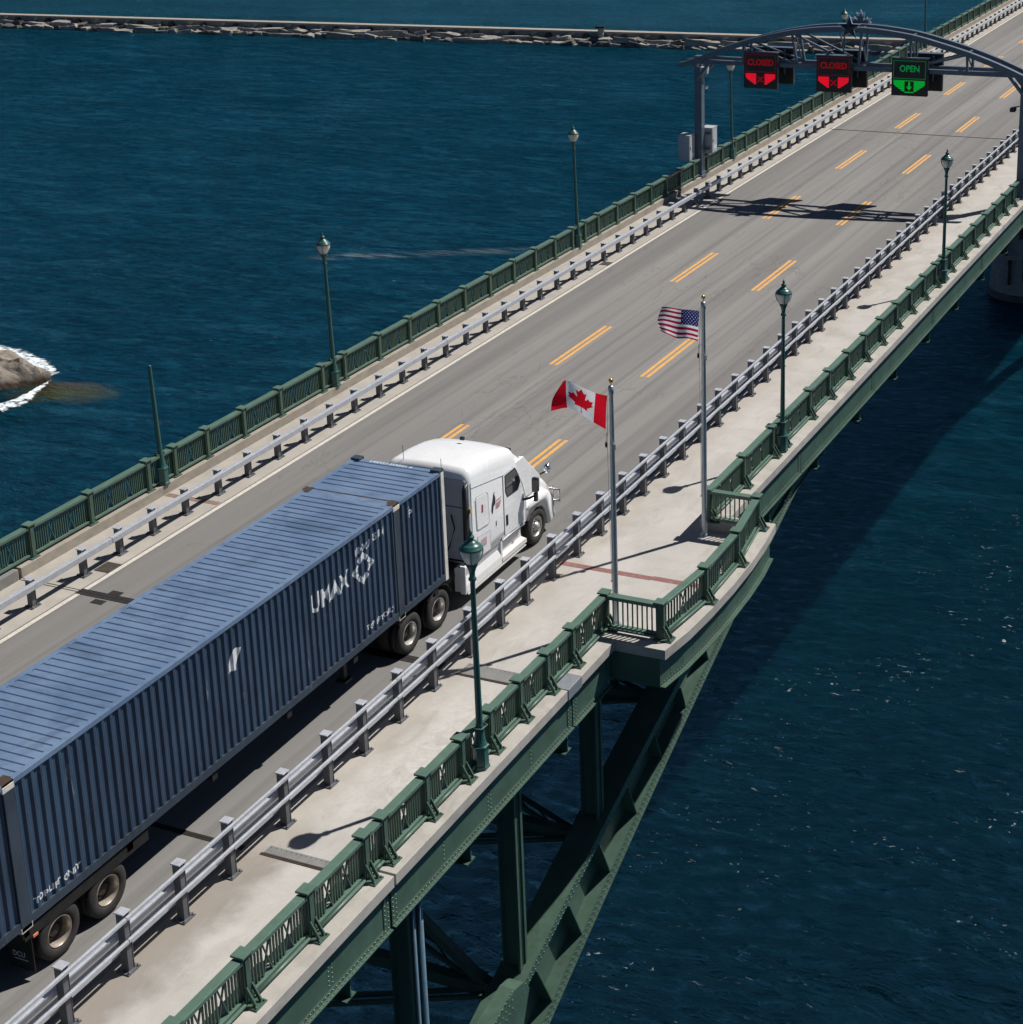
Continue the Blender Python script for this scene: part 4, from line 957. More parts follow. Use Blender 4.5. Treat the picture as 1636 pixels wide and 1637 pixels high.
b = MB(); b.box(CX0+.05, CX1-.05, -2.02, -1.985, CT-.02, CT-.004); b.build('roof_seam', 'rust', ct)
b = MB(); b.box(CX0+.05, CX1-.05, -14.22, -14.19, CT-.02, CT-.004); b.build('roof_seam', 'rust', ct)
for x0, x1, nm in ((CX1-.065, CX1, 'top_side_rail'), (CX0, CX0+.065, 'top_side_rail')):
    b = MB(); b.bevbox(x0, x1, -16.1, -.02, CT-.11, CT-.002, .01); b.build(nm, 'controof', ct)
for x0, x1 in ((CX1-.07, CX1-.004), (CX0+.004, CX0+.07)):
    b = MB(); b.box(x0, x1, -16.1, -.02, CB+.0, CB+.17); b.build('bottom_side_rail', 'contframe', ct)
for y in (-14.16, -2.11):
    for xs in (CX1, CX0):
        sg = 1 if xs == CX1 else -1; xa, xb = sorted((xs-.16*sg, xs+.006*sg))
        b = MB(); b.box(xa, xb, y-.125, y+.125, CB-.05, CT-.11); b.build('corner_post', 'contframe', ct, bev=.01)
        b = MB(); b.box(xa-.005, xb+.004, y-.135, y+.135, CT-.17, CT-.05); b.box(xa, xb, y-.135, y+.135, CB-.07, CB+.05); q = b.build('corner_casting', 'bone', ct, bev=.012)
        b = MB(); xc_ = xs-.09*sg; b.box(xc_-.09, xc_+.09, y-.13, y+.13, CT-.05, CT-.001); b.box(xc_-.16, xc_+.06, y-.02, y+.16, CT-.012, CT-.003); b.build('rusty_socket', 'rust', q)
for xs, sg, mm in ((CX1, 1, 'frontpost'), (CX0, -1, 'contframe')):
    xa, xb = sorted((xs-.13*sg, xs+.004*sg)); b = MB(); b.box(xa, xb, -.14, .0, CB-.02, CT-.03); p = b.build('front_corner_post', mm, ct, bev=.01)
    if mm == 'frontpost': p['label'] = 'white peeling front corner post'
    xa, xb = sorted((xs-.26*sg, xs+.006*sg)); b = MB(); b.box(xa, xb, -.20, .01, CT-.03, CT+.045); b.build('top_casting', 'contframe', ct, bev=.01)
b = MB(); b.box(CX0+.13, CX1-.13, -.09, -.03, CB, CT-.03); b.box(CX0+.02, CX1-.02, -16.14, -16.08, CB, CT-.02); b.box(CX0+.02, CX1-.02, -16.1, -.02, CB+.0, CB+.14); b.build('end_walls', 'contframe', ct)
def side_text(s, y, h, size, m, name='lettering', sx=1.0, follow=True, rows=None, label=None):
    bm = text_mesh(s, size, 0, size*.035)
    for v in bm.verts: v.co = Vector((0, y+v.co.x*sx, h+v.co.y))
    return wrap_side(bm, m, name, label)
def wrap_side(bm, m, name, label=None):
    ys = [v.co.y for v in bm.verts]; y0, y1 = min(ys), max(ys)
    for yb in cbreaks(y0, y1)[1:-1]:
        bmesh.ops.bisect_plane(bm, geom=bm.verts[:]+bm.edges[:]+bm.faces[:], plane_co=(0, yb, 0), plane_no=(0, 1, 0))
    for v in bm.verts: v.co.x = CX1-.012-DEP*cprof(v.co.y)+.004
    b = MB(); b.frombm(bm); o = b.build(name, m, ct)
    if label: o['label'] = label
    return o
side_text('TOP LIFT ONLY', -3.50, 1.50, .17, 'decal', sx=.93); side_text('TOP LIFT ONLY', -13.90, 1.46, .17, 'decal', sx=.95)
side_text('UMXU', -3.82, 3.50, .24, 'decaldim', sx=.92); side_text('25 58 41', -3.08, 3.56, .24, 'decal', sx=.58)
side_text('P', -1.56, 3.48, .26, 'decal'); side_text('T', -1.60, 3.66, .14, 'decal')
side_text('UMAX', -5.52, 2.92, .58, 'decal', sx=.86, label='large white company name')
# ring of white chevrons around a diamond
bm = bmesh.new(); cy_, ch_ = -3.52, 3.10
for k in range(4):
    for s_ in (0, 1):
        a = k*math.pi/2; R_ = .46
        c0 = (math.cos(a), math.sin(a)); c1 = (math.cos(a+math.pi/2), math.sin(a+math.pi/2))
        def lp(f, r): return (cy_+(c0[0]*(1-f)+c1[0]*f)*r*.92, ch_+(c0[1]*(1-f)+c1[1]*f)*r*.92)
        f0, f1 = (.0, .44) if s_ == 0 else (.56, 1.0)
        q = [lp(f0, R_), lp(f1, R_), lp(f1*.9+.05, R_*.60), lp(f0*.9+.05, R_*.60)]
        bm.faces.new([bm.verts.new((0, y, z)) for y, z in q])
wrap_side(bm, 'decal', 'diamond_logo', 'white broken diamond emblem')
b = MB(); bm = bmesh.new(); q = [(-8.36, 3.02), (-8.10, 2.98), (-7.92, 3.40), (-8.16, 3.46)]; bm.faces.new([bm.verts.new((0, y, z)) for y, z in q]); wrap_side(bm, 'sticker', 'sticker', 'crumpled silver sticker')
bm = text_mesh('UMXU 255841 4', .17, 0, .006); b = MB()
for v in bm.verts: v.co = Vector((CX0+.52+v.co.x*1.05, -.165+v.co.y*.78, CT-.009))
b.frombm(bm); b.build('roof_lettering', 'decaldim', ct)

ch = thing('trailer_chassis', 'black container chassis with dual tyres and mudflaps under the blue container', 'trailer', (-1.3, -8, 0))
b = MB()
for x in (-1.75, -.85): b.box(x-.06, x+.06, -16.0, -.4, .92, 1.10)
for y in (-15.9, -14.16, -11.5, -9, -6.5, -4, -2.11, -.5): b.box(CX0+.05, CX1-.05, y-.08, y+.08, .96, 1.10)
b.box(CX0+.05, CX0+.12, -14.2, -11, .88, 1.10); b.box(CX1-.12, CX1-.05, -14.2, -11, .88, 1.10)
b.build('frame', 'chassis', ch)
def wheel(x, y, par, rimm, r=.515, steer=False, sx=1):
    """dual tyre with a dished rim; the outer face points to +x (sx=1) or -x"""
    def L(prof): return [(rr_, xx) for rr_, xx in prof]
    def lathe_x(b, prof, n=36):
        vs = [(x+sx*xx, y+rr_*math.cos(t*2*math.pi/n), r+rr_*math.sin(t*2*math.pi/n)) for rr_, xx in prof for t in range(n)]
        sm = b.smooth; b.smooth = True; b.add(vs, [(i*n+t, i*n+(t+1) % n, (i+1)*n+(t+1) % n, (i+1)*n+t) for i in range(len(prof)-1) for t in range(n)]); b.smooth = sm
    b = MB(); R0 = r
    lathe_x(b, [(.29, -.24), (.33, -.25), (R0-.04, -.25), (R0-.005, -.22), (R0, -.12), (R0-.012, -.125), (R0-.012, -.11), (R0, -.105), (R0-.005, -.035), (R0-.04, 0), (.40, .012), (.34, .01), (.295, -.02), (.29, -.06)])
    if not steer: lathe_x(b, [(.29, -.60), (.33, -.61), (R0-.04, -.61), (R0-.005, -.58), (R0-.005, -.39), (R0-.04, -.36), (.33, -.35), (.29, -.37)])
    w_ = b.build('wheel', 'rubber', par)
    b = MB()
    if steer:
        lathe_x(b, [(.295, -.03), (.285, -.005), (.27, -.02), (.255, -.07), (.20, -.06), (.12, -.04), (.10, -.0), (.095, .03), (.0, .04)])
    else: lathe_x(b, [(.295, -.02), (.285, -.005), (.272, -.02), (.264, -.20)])
    b.build('rim', rimm, w_)
    if not steer:
        b = MB(); lathe_x(b, [(.264, -.20), (.24, -.225), (.16, -.23), (.12, -.20), (.11, -.13), (.10, -.12), (.0, -.115)]); b.build('hub', 'hubdark', w_)
    b = MB()
    for k in range(10):
        a = k*math.pi/5; d_ = -.05 if steer else -.225; yy, zz = y+.165*math.cos(a), r+.165*math.sin(a)
        b.lathe([(.016, 0), (.016, .045), (0, .05)], 6, (0, 0)); 
        for i in range(len(b.v)-18, len(b.v)): px, py, pz = b.v[i]; b.v[i] = (x+sx*(d_+pz), yy+px, zz+py)
        if steer and k % 2 == 0:
            pts = [(x+sx*(-.048), y+rr_*math.cos(a+.3+da), r+rr_*math.sin(a+.3+da)) for rr_, da in ((.19, -.13), (.235, -.12), (.235, .12), (.19, .13))]
            b.add(pts, [(0, 1, 2, 3)])
    b.build('wheel_nuts', 'black', w_)
    return w_
for y in (-13.38, -12.14):
    wheel(-.07, y, ch, 'rustrim'); wheel(-2.52, y, ch, 'rustrim', sx=-1)
    b = MB(); b.tube([(-2.4, y, .515), (-.2, y, .515)], .07, 10); b.build('axle', 'chassis', ch)
b = MB(); b.box(-.66, -.06, -14.06, -14.04, .15, .86); f = b.build('mudflap', 'black', ch)
bm = text_mesh('DCLI', .15); b = MB()
for v in bm.verts: v.co = Vector((-.55+v.co.x*.9, -14.063, .40+v.co.y))
b.frombm(bm); b.box(-.52, -.2, -14.064, -14.061, .34, .352); b.build('flap_lettering', 'decaldim', f)
b = MB(); b.box(-2.53, -1.93, -14.06, -14.04, .15, .86); b.build('mudflap', 'black', ch)
b = MB(); b.bevbox(-.12, -.035, -14.02, -13.90, .84, .90, .01); b.build('marker_lamp', 'orange', ch)
b = MB()
for x in (-2.05, -.55): b.box(x-.06, x+.06, -3.9, -3.78, .35, .95); b.box(x-.14, x+.14, -3.98, -3.7, .30, .35)
b.beam((-2.05, -3.84, .6), (-.55, -3.84, .6), .06, .06); b.beam((-.55, -3.84, .9), (-.55, -5.0, .95), .05, .05); b.build('landing_gear', 'chassis', ch)

# ------------------------------------------------------------------ tractor
tr = thing('truck_tractor', 'white sleeper cab semi truck tractor pulling the blue container', 'truck', (-1.27, 2.5, 0))
TX = -1.27
def sec2(y, hw, zb, zcr, zt, rx=.26):
    pts = [(-hw, zb), (-hw-.0, zb+.25), (-hw, zcr-.02), (-hw+.006, zcr)]
    for k in range(1, 7):
        a = k/6*math.pi/2; pts.append((-hw+.006+rx*(1-math.cos(a)**.8), zcr+(zt-zcr-.02)*math.sin(a)**1.15))
    for f in (.85, .5, .2): pts.append((-(hw-rx)*f, zt-.02+.045*(1-f*f)))
    pts = pts+[(-px, pz) for px, pz in pts[::-1]]
    return [(TX+px, y, pz) for px, pz in pts]
def sec(y, hw, zb, zs, zc, rad=.26, flat=.75, tuck=0.0):
    """closed cab outline at y: floor zb, shoulder zs, crown zc"""
    pts = [(-hw+tuck, zb), (-hw, zb+.25), (-hw, zs-rad)]
    for k in range(1, 6):
        a = k/6*math.pi/2; pts.append((-hw+rad*(1-math.cos(a)), zs-rad+rad*math.sin(a)))
    for f in (.80, .5, .22): pts.append((-(hw-rad)*f, zs+(zc-zs)*(1-f*f)))
    pts = pts+[(-px, pz) for px, pz in pts[::-1]]
    return [(TX+px, y, pz) for px, pz in pts]
b = MB(); b.smooth = True
b.loft([sec2(1.14, 1.20, 1.0, 3.10, 3.40), sec2(1.17, 1.235, .98, 3.18, 3.48), sec2(1.30, 1.25, .98, 3.24, 3.57), sec2(1.33, 1.25, .98, 3.235, 3.575), sec2(2.0, 1.25, .98, 3.10, 3.57), sec2(2.7, 1.25, .98, 2.93, 3.49),
        sec2(3.2, 1.235, .98, 2.82, 3.38), sec2(3.48, 1.22, .98, 2.76, 3.29), sec2(3.60, 1.21, .98, 2.72, 3.22), sec2(3.72, 1.19, .98, 2.66, 3.08), sec2(3.9, 1.17, .98, 2.60, 2.94), sec2(4.20, 1.10, .98, 2.40, 2.74)])
cab = b.build('cab', 'white', tr)
# windscreen section and cowl
b = MB(); b.smooth = True
b.loft([sec(4.18, 1.085, .95, 2.44, 2.66, .16), sec(4.5, 1.10, .95, 2.18, 2.34, .14), sec(4.90, 1.08, .95, 1.84, 1.98, .12)]); b.build('windscreen', 'glass', tr)
b = MB(); b.smooth = True
b.loft([sec(4.05, 1.13, .95, 2.42, 2.45, .1), sec(4.06, 1.13, .95, 2.40, 2.42, .1)]); 
for sg in (-1, 1):
    b.beam((TX+sg*1.13, 3.95, 2.74), (TX+sg*1.12, 4.92, 1.80), .22, .10, (1, 0, 0))
b.prism([(3.0, .95), (4.9, .95), (4.95, 1.72), (4.8, 1.86), (3.0, 1.86)], 'x', TX-1.15, TX+1.15); b.build('cab_nose', 'white', tr)
for sg in (-1, 1):
    b = MB(); b.prism([(3.60, 2.05), (3.50, 2.80), (4.10, 2.80), (4.22, 2.66), (4.96, 1.92), (4.96, 1.60), (3.9, 1.6)], 'x', *sorted((TX+sg*1.12, TX+sg*1.195))); b.build('windscreen_pillar', 'white', tr, bev=.02)
b = MB(); b.bevbox(TX-.98, TX+.98, 4.84, 5.04, 1.92, 2.06, .04); b.build('wiper_cowl', 'black', tr)
def hsec(y, hw, zb, zs, zc, rad=.2): return sec(y, hw, zb, zs, zc, rad)
b = MB(); b.smooth = True
b.loft([hsec(4.90, 1.05, .75, 1.84, 1.98), hsec(5.2, 1.02, .7, 1.74, 1.90), hsec(5.6, .96, .55, 1.56, 1.76, .25), hsec(5.9, .90, .45, 1.34, 1.54, .28), hsec(6.08, .82, .42, 1.08, 1.22, .3), hsec(6.14, .70, .45, .86, .95, .2)]); b.build('hood', 'white', tr)
# front fenders flowing out over the wheels
for sg in (-1, 1):
    b = MB(); b.smooth = True
    prof = [(4.02, .95), (4.02, 1.10), (4.08, 1.22), (4.25, 1.34), (4.6, 1.42), (5.0, 1.40), (5.35, 1.28), (5.6, 1.08), (5.72, .84), (5.74, .36), (5.62, .32), (5.30, .34), (5.24, .60), (5.12, .86), (4.92, 1.04), (4.60, 1.12), (4.30, 1.04), (4.16, .90)]
    inr = [(TX+sg*.80, y, z+.10 if z > .9 else z) for y, z in prof]; out = [(TX+sg*(1.25 if 4.1 < y < 5.5 else 1.16), y, z) for y, z in prof]; mid = [(TX+sg*1.19, y, z+.035 if z > 1.1 else z) for y, z in prof]
    b.loft([inr, mid, out]); b.build('fender', 'white', tr)
    b = MB(); b.prism([(5.3, .32), (5.78, .32), (5.84, .44), (5.82, .66), (5.6, .76), (5.3, .72)], 'x', TX+sg*.70, TX+sg*1.14); b.build('bumper_corner', 'white', tr, bev=.05)
b = MB(); b.prism([(5.9, .30), (6.2, .34), (6.24, .5), (6.2, .74), (5.9, .78)], 'x', TX-.72, TX+.72); b.build('bumper', 'white', tr, bev=.03)
b = MB()
for k in range(5): b.box(TX-.5, TX+.5, 6.13, 6.16, .82+k*.09, .85+k*.09)
b.build('grille', 'black', tr)
b = MB()
for x in (TX-.85, TX+.85): b.tube([(x, 6.1, .42), (x, 6.26, .50), (x, 6.30, .85), (x, 6.26, .98)], .025, 8)
b.tube([(TX-1.05, 6.28, .56), (TX+1.08, 6.28, .56)], .03, 10); b.tube([(TX-1.05, 6.28, .90), (TX+1.08, 6.28, .90)], .03, 10); b.tube([(TX+1.06, 6.28, .54), (TX+1.06, 6.28, .92)], .025, 8); b.build('bull_bar', 'chrome', tr)
for sg in (1, -1): wheel(TX+sg*1.22, 4.66, tr, 'rim', steer=True, sx=sg)
for y in (-1.72, -.42):
    for sg in (1, -1): wheel(TX+sg*1.20, y, tr, 'rim', sx=sg)
    b = MB(); b.tube([(TX-1.0, y, .515), (TX+1.0, y, .515)], .1, 10); b.lathe([(0, .3), (.2, .36), (.26, .515), (.2, .68), (0, .74)], 12, (TX, y)); b.build('axle', 'chassis', tr)
b = MB(); 
for x in (TX-.42, TX+.42): b.box(x-.05, x+.05, -2.7, 5.6, .72, .98)
for y in (-2.6, -1.07, .4, 1.5): b.box(TX-.42, TX+.42, y-.06, y+.06, .74, .94)
b.lathe([(.45, 1.0), (.48, 1.04), (.48, 1.10), (0, 1.12)], 16, (TX, -1.0)); b.build('frame', 'chassis', tr)
for sg in (1, -1):
    b = MB(); N = 10
    for yc in (-.42,):
        pts = [(yc+.60*math.cos(a), .515+.62*math.sin(a)) for a in [R(20+k*120/N) for k in range(N+1)]]
        for i in range(N): 
            (y0, z0), (y1, z1) = pts[i], pts[i+1]; b.add([(TX+sg*.58, y0, z0), (TX+sg*1.24, y0, z0), (TX+sg*1.24, y1, z1), (TX+sg*.58, y1, z1), (TX+sg*.58, y0, z0+.02), (TX+sg*1.24, y0, z0+.02), (TX+sg*1.24, y1, z1+.02), (TX+sg*.58, y1, z1+.02)], [(0, 3, 2, 1), (4, 5, 6, 7), (1, 2, 6, 5), (0, 4, 7, 3)])
    b.build('wheel_guard', 'rubber', tr)
for dx in (.62, -.62):
    b = MB(); b.tube([(TX+dx, .28, .80), (TX+dx, 1.0, .80)], .30, 20); b.build('fuel_tank', 'chassis', tr)
# rear wall of the sleeper with seams, grab rails, hoses, aerials
b = MB(); b.box(TX-1.17, TX+1.17, 1.11, 1.145, 1.05, 3.30); rw = b.build('rear_wall', 'greywall', tr)
b = MB(); b.box(TX-1.17, TX+1.17, 1.10, 1.112, 2.55, 2.57); b.box(TX-1.17, TX+1.17, 1.10, 1.112, 1.06, 1.10); b.box(TX-.42, TX-.405, 1.10, 1.112, 1.1, 3.28); b.build('wall_seam', 'black', rw)
b = MB(); b.smooth = True; b.loft([[(TX+sg_*1.0, y, z) for sg_, y, z in ((1.12, 1.0, 1.05), (1.2, 1.0, 1.05), (1.235, 1.14, 1.05), (1.12, 1.14, 1.05))], [(TX+sg_*1.0, y, z) for sg_, y, z in ((1.12, 1.03, 3.06), (1.2, 1.03, 3.06), (1.225, 1.16, 3.24), (1.12, 1.14, 3.24))]]); b.build('side_extender', 'black', tr)
b = MB(); b.tube([(TX+.75, 1.06, 2.35), (TX+.86, 1.02, 2.0), (TX+.72, .95, 1.5), (TX+.6, .6, 1.15), (TX+.3, -.1, 1.25)], .022, 7); b.tube([(TX+.45, 1.06, 1.5), (TX+.6, .8, 1.28), (TX+.3, .2, 1.2), (TX+.1, -.1, 1.3)], .02, 7); b.tube([(TX+.35, 1.08, 1.6), (TX+.5, .8, 1.25), (TX+.2, 0, 1.2)], .02, 7); b.build('air_hose', 'black', tr)
for x, y, z0, z1 in ((TX+.55, 1.05, 2.2, 3.85), (TX-.75, 1.3, 3.3, 3.95)):
    b = MB(); b.tube([(x, y, z0), (x-.02, y, z1)], .008, 5); b.lathe([(0, z0-.05), (.05, z0-.04), (.05, z0+.03), (0, z0+.05)], 10, (x, y)); b.build('aerial', 'black', tr)
XS = TX+1.252
def side_poly(poly, name, m, t=.006, par=None, x=XS, bev=0, label=None):
    b = MB(); b.prism(poly, 'x', x-.03, x+t); o = b.build(name, m, par or tr, bev=bev)
    if label: o['label'] = label
    return o
def outline(poly, name, m, w=.012, par=None, x=XS+.004):
    b = MB(); n = len(poly)
    for i in range(n):
        (y0, z0), (y1, z1) = poly[i], poly[(i+1) % n]; b.beam((x, y0, z0), (x, y1, z1), .008, w, (0, 0, 1) if abs(y1-y0) > abs(z1-z0) else (0, 1, 0))
    return b.build(name, m, par or tr)
# door with window, seams, handle
door = side_poly([(2.86, 1.06), (3.98, .98), (4.02, 1.62), (3.86, 2.10), (3.55, 2.62), (3.36, 2.74), (2.86, 2.74)], 'door', 'white', .004)
outline([(2.86, 1.06), (3.98, .98), (4.03, 1.62), (3.86, 2.12), (3.56, 2.64), (3.36, 2.78), (2.86, 2.76)], 'door_seam', 'greywall', .014, door, XS+.006)
win = side_poly([(2.98, 2.27), (3.06, 2.10), (3.60, 2.08), (3.72, 2.22), (3.66, 2.42), (3.48, 2.70), (2.98, 2.68)], 'side_window', 'glass', .010, door)
outline([(2.96, 2.27), (3.05, 2.08), (3.61, 2.06), (3.74, 2.22), (3.67, 2.44), (3.49, 2.72), (2.96, 2.70)], 'window_frame', 'black', .025, win, XS+.008)
side_poly([(2.94, 1.30), (3.04, 1.29), (3.04, 1.58), (2.94, 1.59)], 'door_handle', 'black', .014, door)
hat = side_poly([(1.47, 1.86), (1.53, 1.80), (2.02, 1.76), (2.07, 1.82), (2.05, 2.56), (1.98, 2.64), (1.50, 2.70), (1.45, 2.64)], 'sleeper_hatch', 'white', .014, bev=.01)
outline([(1.45, 1.84), (1.52, 1.78), (2.03, 1.74), (2.09, 1.81), (2.07, 2.58), (1.99, 2.66), (1.49, 2.72), (1.43, 2.65)], 'hatch_seam', 'greywall', .014, hat)
side_poly([(1.70, 2.20), (1.78, 2.19), (1.79, 2.40), (1.71, 2.42)], 'hatch_decal', 'logoRed', .018, hat)
hat2 = side_poly([(1.45, 1.06), (2.10, 1.02), (2.10, 1.56), (1.48, 1.62)], 'luggage_door', 'white', .006); outline([(1.45, 1.06), (2.10, 1.02), (2.10, 1.56), (1.48, 1.62)], 'door_seam', 'greywall', .012, hat2)
side_poly([(1.60, 1.26), (1.90, 1.24), (1.92, 1.46), (1.62, 1.48)], 'warning_sticker', 'pinkish', .010, hat2)
# haulage company mark: a dark horse head like stroke over small red lettering
bm = text_mesh('EMMIT', .10); b = MB()
for v in bm.verts: v.co = Vector((XS+.010, 2.46+v.co.x*.95, 2.17+v.co.y))
b.frombm(bm)
for k in range(3): b.box(XS+.004, XS+.010, 2.44, 2.72-.04*k, 2.11-k*.055, 2.13-k*.055)
b.build('company_lettering', 'logoRed', tr)
side_poly([(2.22, 2.02), (2.27, 1.93), (2.32, 2.10), (2.42, 2.16), (2.43, 2.32), (2.38, 2.42), (2.40, 2.50), (2.34, 2.44), (2.30, 2.30), (2.25, 2.20)], 'company_emblem', 'logoBlack', .008)
side_poly([(2.42, 1.52), (2.45, 1.52), (2.45, 1.66), (2.42, 1.64)], 'vent_sticker', 'teal', .008)
b = MB(); b.beam((XS+.002, 1.25, 3.06), (XS+.002, 2.86, 2.76), .01, .016); b.beam((XS-.01, 1.25, 1.0), (XS-.0, 1.25, 3.2), .01, .016, (0, 1, 0)); b.build('cab_seam', 'greywall', tr)
b = MB(); b.bevbox(XS-.04, XS+.03, 1.14, 1.20, 2.42, 2.54, .01); b.build('side_marker', 'gold', tr)
# fairings, steps and skirts below the cab
def skirt(sg):
    b = MB(); f = lambda x: TX+sg*x
    b.loft([[(f(.9), y, .98), (f(1.20), y, 1.05+.02), (f(1.24), y, 1.02), (f(1.19), y, .78), (f(1.255), y, .56), (f(1.27), y, .36), (f(.9), y, .34)] for y in (.84, 1.4, 2.0, 2.62)])
    o = b.build('side_skirt', 'white', tr)
    b = MB(); b.box(*sorted((f(1.25), f(1.285))), .86, 3.9, .30, .335); b.build('skirt_edge', 'whitedirty', o)
    b = MB(); b.loft([[(f(.85), y, .95), (f(1.10), y, 1.0), (f(1.24), y, .96-.0), (f(1.24), y, .90), (f(1.10), y, .84), (f(1.10), y, .52), (f(1.27), y, .48), (f(1.28), y, .38), (f(.85), y, .36)] for y in (2.66, 3.3, 3.96)])
    st = b.build('entry_steps', 'whitedirty', tr)
    b = MB(); b.box(*sorted((f(1.12), f(1.265))), 2.72, 3.88, .962, .972); b.box(*sorted((f(1.12), f(1.275))), 2.72, 3.88, .492, .50); b.build('step_tread', 'white', st)
    b = MB(); b.box(*sorted((f(1.09), f(1.11))), 2.70, 2.84, .60, .72); b.build('step_light', 'black', st)
    b = MB(); b.box(*sorted((f(1.12), f(1.25))), 2.62, 2.70, .34, 1.05); b.build('step_gusset', 'white', st)
skirt(1); skirt(-1)
b = MB(); b.box(TX+1.10, TX+1.26, .78, .84, .33, 1.10); b.build('skirt_end', 'white', tr, bev=.015)
# mirrors
def mirror(x, y, z, sg, label=None):
    b = MB(); b.bevbox(x-.09, x+.10, y-.05, y+.06, z+.02, z+.42, .035); m = b.build('door_mirror', 'black', tr)
    b = MB(); b.box(x-.08, x+.10, y-.056, y-.05, z+.02, z+.38); b.build('mirror_glass', 'glass', m)
    b = MB(); b.tube([(x, y, z+.02), (x-sg*.02, y-.02, z-.10), (x-sg*.12, y-.12, z-.14), (x-sg*.32, y-.3, z-.16)], .035, 8); b.box(x-.04, x+.05, y-.05, y+.05, z-.25, z-.02); b.build('mirror_arm', 'black', m)
mirror(XS+.26, 4.12, 1.80, 1); mirror(TX-1.55, 4.12, 1.80, -1)
for sg in (1, -1):
    b = MB(); x = TX+sg*1.22; b.tube([(TX+sg*.85, 4.95, 1.72), (x-.0, 5.28, 1.90)], .022, 8); b.build('hood_mirror_arm', 'black', tr)
    b = MB(); b.smooth = True; b.lathe([(0, 1.82), (.06, 1.84), (.10, 1.92), (.09, 2.02), (.04, 2.08), (0, 2.09)], 14, (x, 5.33)); b.build('hood_mirror', 'chrome', tr)
b = MB(); b.bevbox(TX-.05, TX+.07, 2.9, 2.98, 3.56, 3.64, .01); b.build('roof_light', 'black', tr)
b = MB(); b.bevbox(TX+.55, TX+.80, 4.02, 4.12, 2.84, 2.98, .02); b.build('roof_light', 'black', tr)

# ------------------------------------------------------------------ lane control gantry
GYY = 44.5
gn = thing('gantry', 'blue grey arched steel gantry spanning the bridge and carrying lane signs', 'gantry', (XC, 45.0, .3))
def arch_h(x):
    pts = [(-13.45, 6.12), (-12.97, 6.24), (-11.33, 6.92), (-9.61, 7.48), (-7.92, 7.90), (-6.3, 8.16), (-4.6, 8.26), (-3.0, 8.20), (-1.09, 7.96), (1.44, 7.30), (3.0, 6.77), (4.17, 6.28), (4.9, 5.96)]
    for (x0, h0), (x1, h1) in zip(pts, pts[1:]):
        if x0 <= x <= x1: return h0+(h1-h0)*(x-x0)/(x1-x0)
    return pts[-1][1]
def garch(y):
    b = MB(); xs = [-13.45+k*18.35/48 for k in range(49)]; D = .135
    hs = [sum(arch_h(min(4.9, max(-13.45, x+d)))*w_ for d, w_ in ((-.6, .25), (0, .5), (.6, .25))) for x in xs]
    for i in range(48):
        (x0, h0), (x1, h1) = (xs[i], hs[i]), (xs[i+1], hs[i+1])
        b.add([(x0, y-D, h0-.26), (x1, y-D, h1-.26), (x1, y+D, h1-.26), (x0, y+D, h0-.26), (x0, y-D, h0), (x1, y-D, h1), (x1, y+D, h1), (x0, y+D, h0)], [(0, 3, 2, 1), (4, 5, 6, 7), (0, 1, 5, 4), (2, 3, 7, 6)]+([(0, 4, 7, 3)] if i == 0 else [])+([(1, 2, 6, 5)] if i == 47 else []))
    a = b.build('arch_beam', 'gantry', gn)
    b = MB(); b.box(-12.5, 3.9, y-.10, y+.10, 6.15, 6.36); b.build('bottom_chord', 'gantry', gn)
for y in (GYY, GYY+1.05): garch(y)
for y in (GYY, GYY+1.05):
    b = MB()
    for x0, x1 in ((-9.95, -9.95), (-7.36, -7.08), (-3.80, -3.90), (-1.32, -1.3), (1.46, 1.50)):
        b.beam((x0, y, arch_h(x0)-.24), (x1, y, 6.35), .10, .12, (0, 1, 0))
    for x0, x1 in ((-9.9, -7.15), (-7.3, -3.95), (-1.35, -3.85), (-1.3, 1.45)):
        if x0 in (-9.9, -7.3): b.beam((x0, y, arch_h(x0)-.2), (x1, y, 6.35), .09, .10, (0, 1, 0))
        elif x0 == -1.35: b.beam((x0, y, arch_h(x0)-.2), (x1, y, 6.35), .10, .11, (0, 1, 0))
        else: b.beam((x0+.0, y, 6.35), (x1, y, arch_h(x1)-.2), .09, .10, (0, 1, 0))
    b.build('truss_web', 'gantry', gn)
b = MB()
for x in (-9.95, -7.2, -4.9, -3.85, -1.3, 1.48): b.box(x-.05, x+.05, GYY, GYY+1.05, arch_h(x)-.2, arch_h(x)-.08); b.box(x-.05, x+.05, GYY, GYY+1.05, 6.2, 6.3); b.beam((x, GYY, arch_h(x)-.2), (x, GYY+1.05, 6.3), .06, .06)
b.build('tie_bars', 'gantry', gn)
for x in (-12.58, 4.22):
    b = MB(); b.bevbox(x-.20, x+.20, GYY+.32, GYY+.72, .30, 6.46, .02); p = b.build('column', 'gantry', gn)
    b = MB(); b.box(x-.30, x+.30, GYY+.2, GYY+.84, .30, .36); b.build('base_plate', 'gantry', p)
    b = MB(); b.box(x-.12, x+.12, GYY-.1, GYY+1.15, 5.95, 6.14); sg = 1 if x < 0 else -1; b.beam((x, GYY+.1, 5.3), (x+sg*.75, GYY+.1, 6.2), .14, .14); b.beam((x, GYY+.95, 5.3), (x+sg*.75, GYY+.95, 6.2), .14, .14); b.build('knee_brace', 'gantry', p)
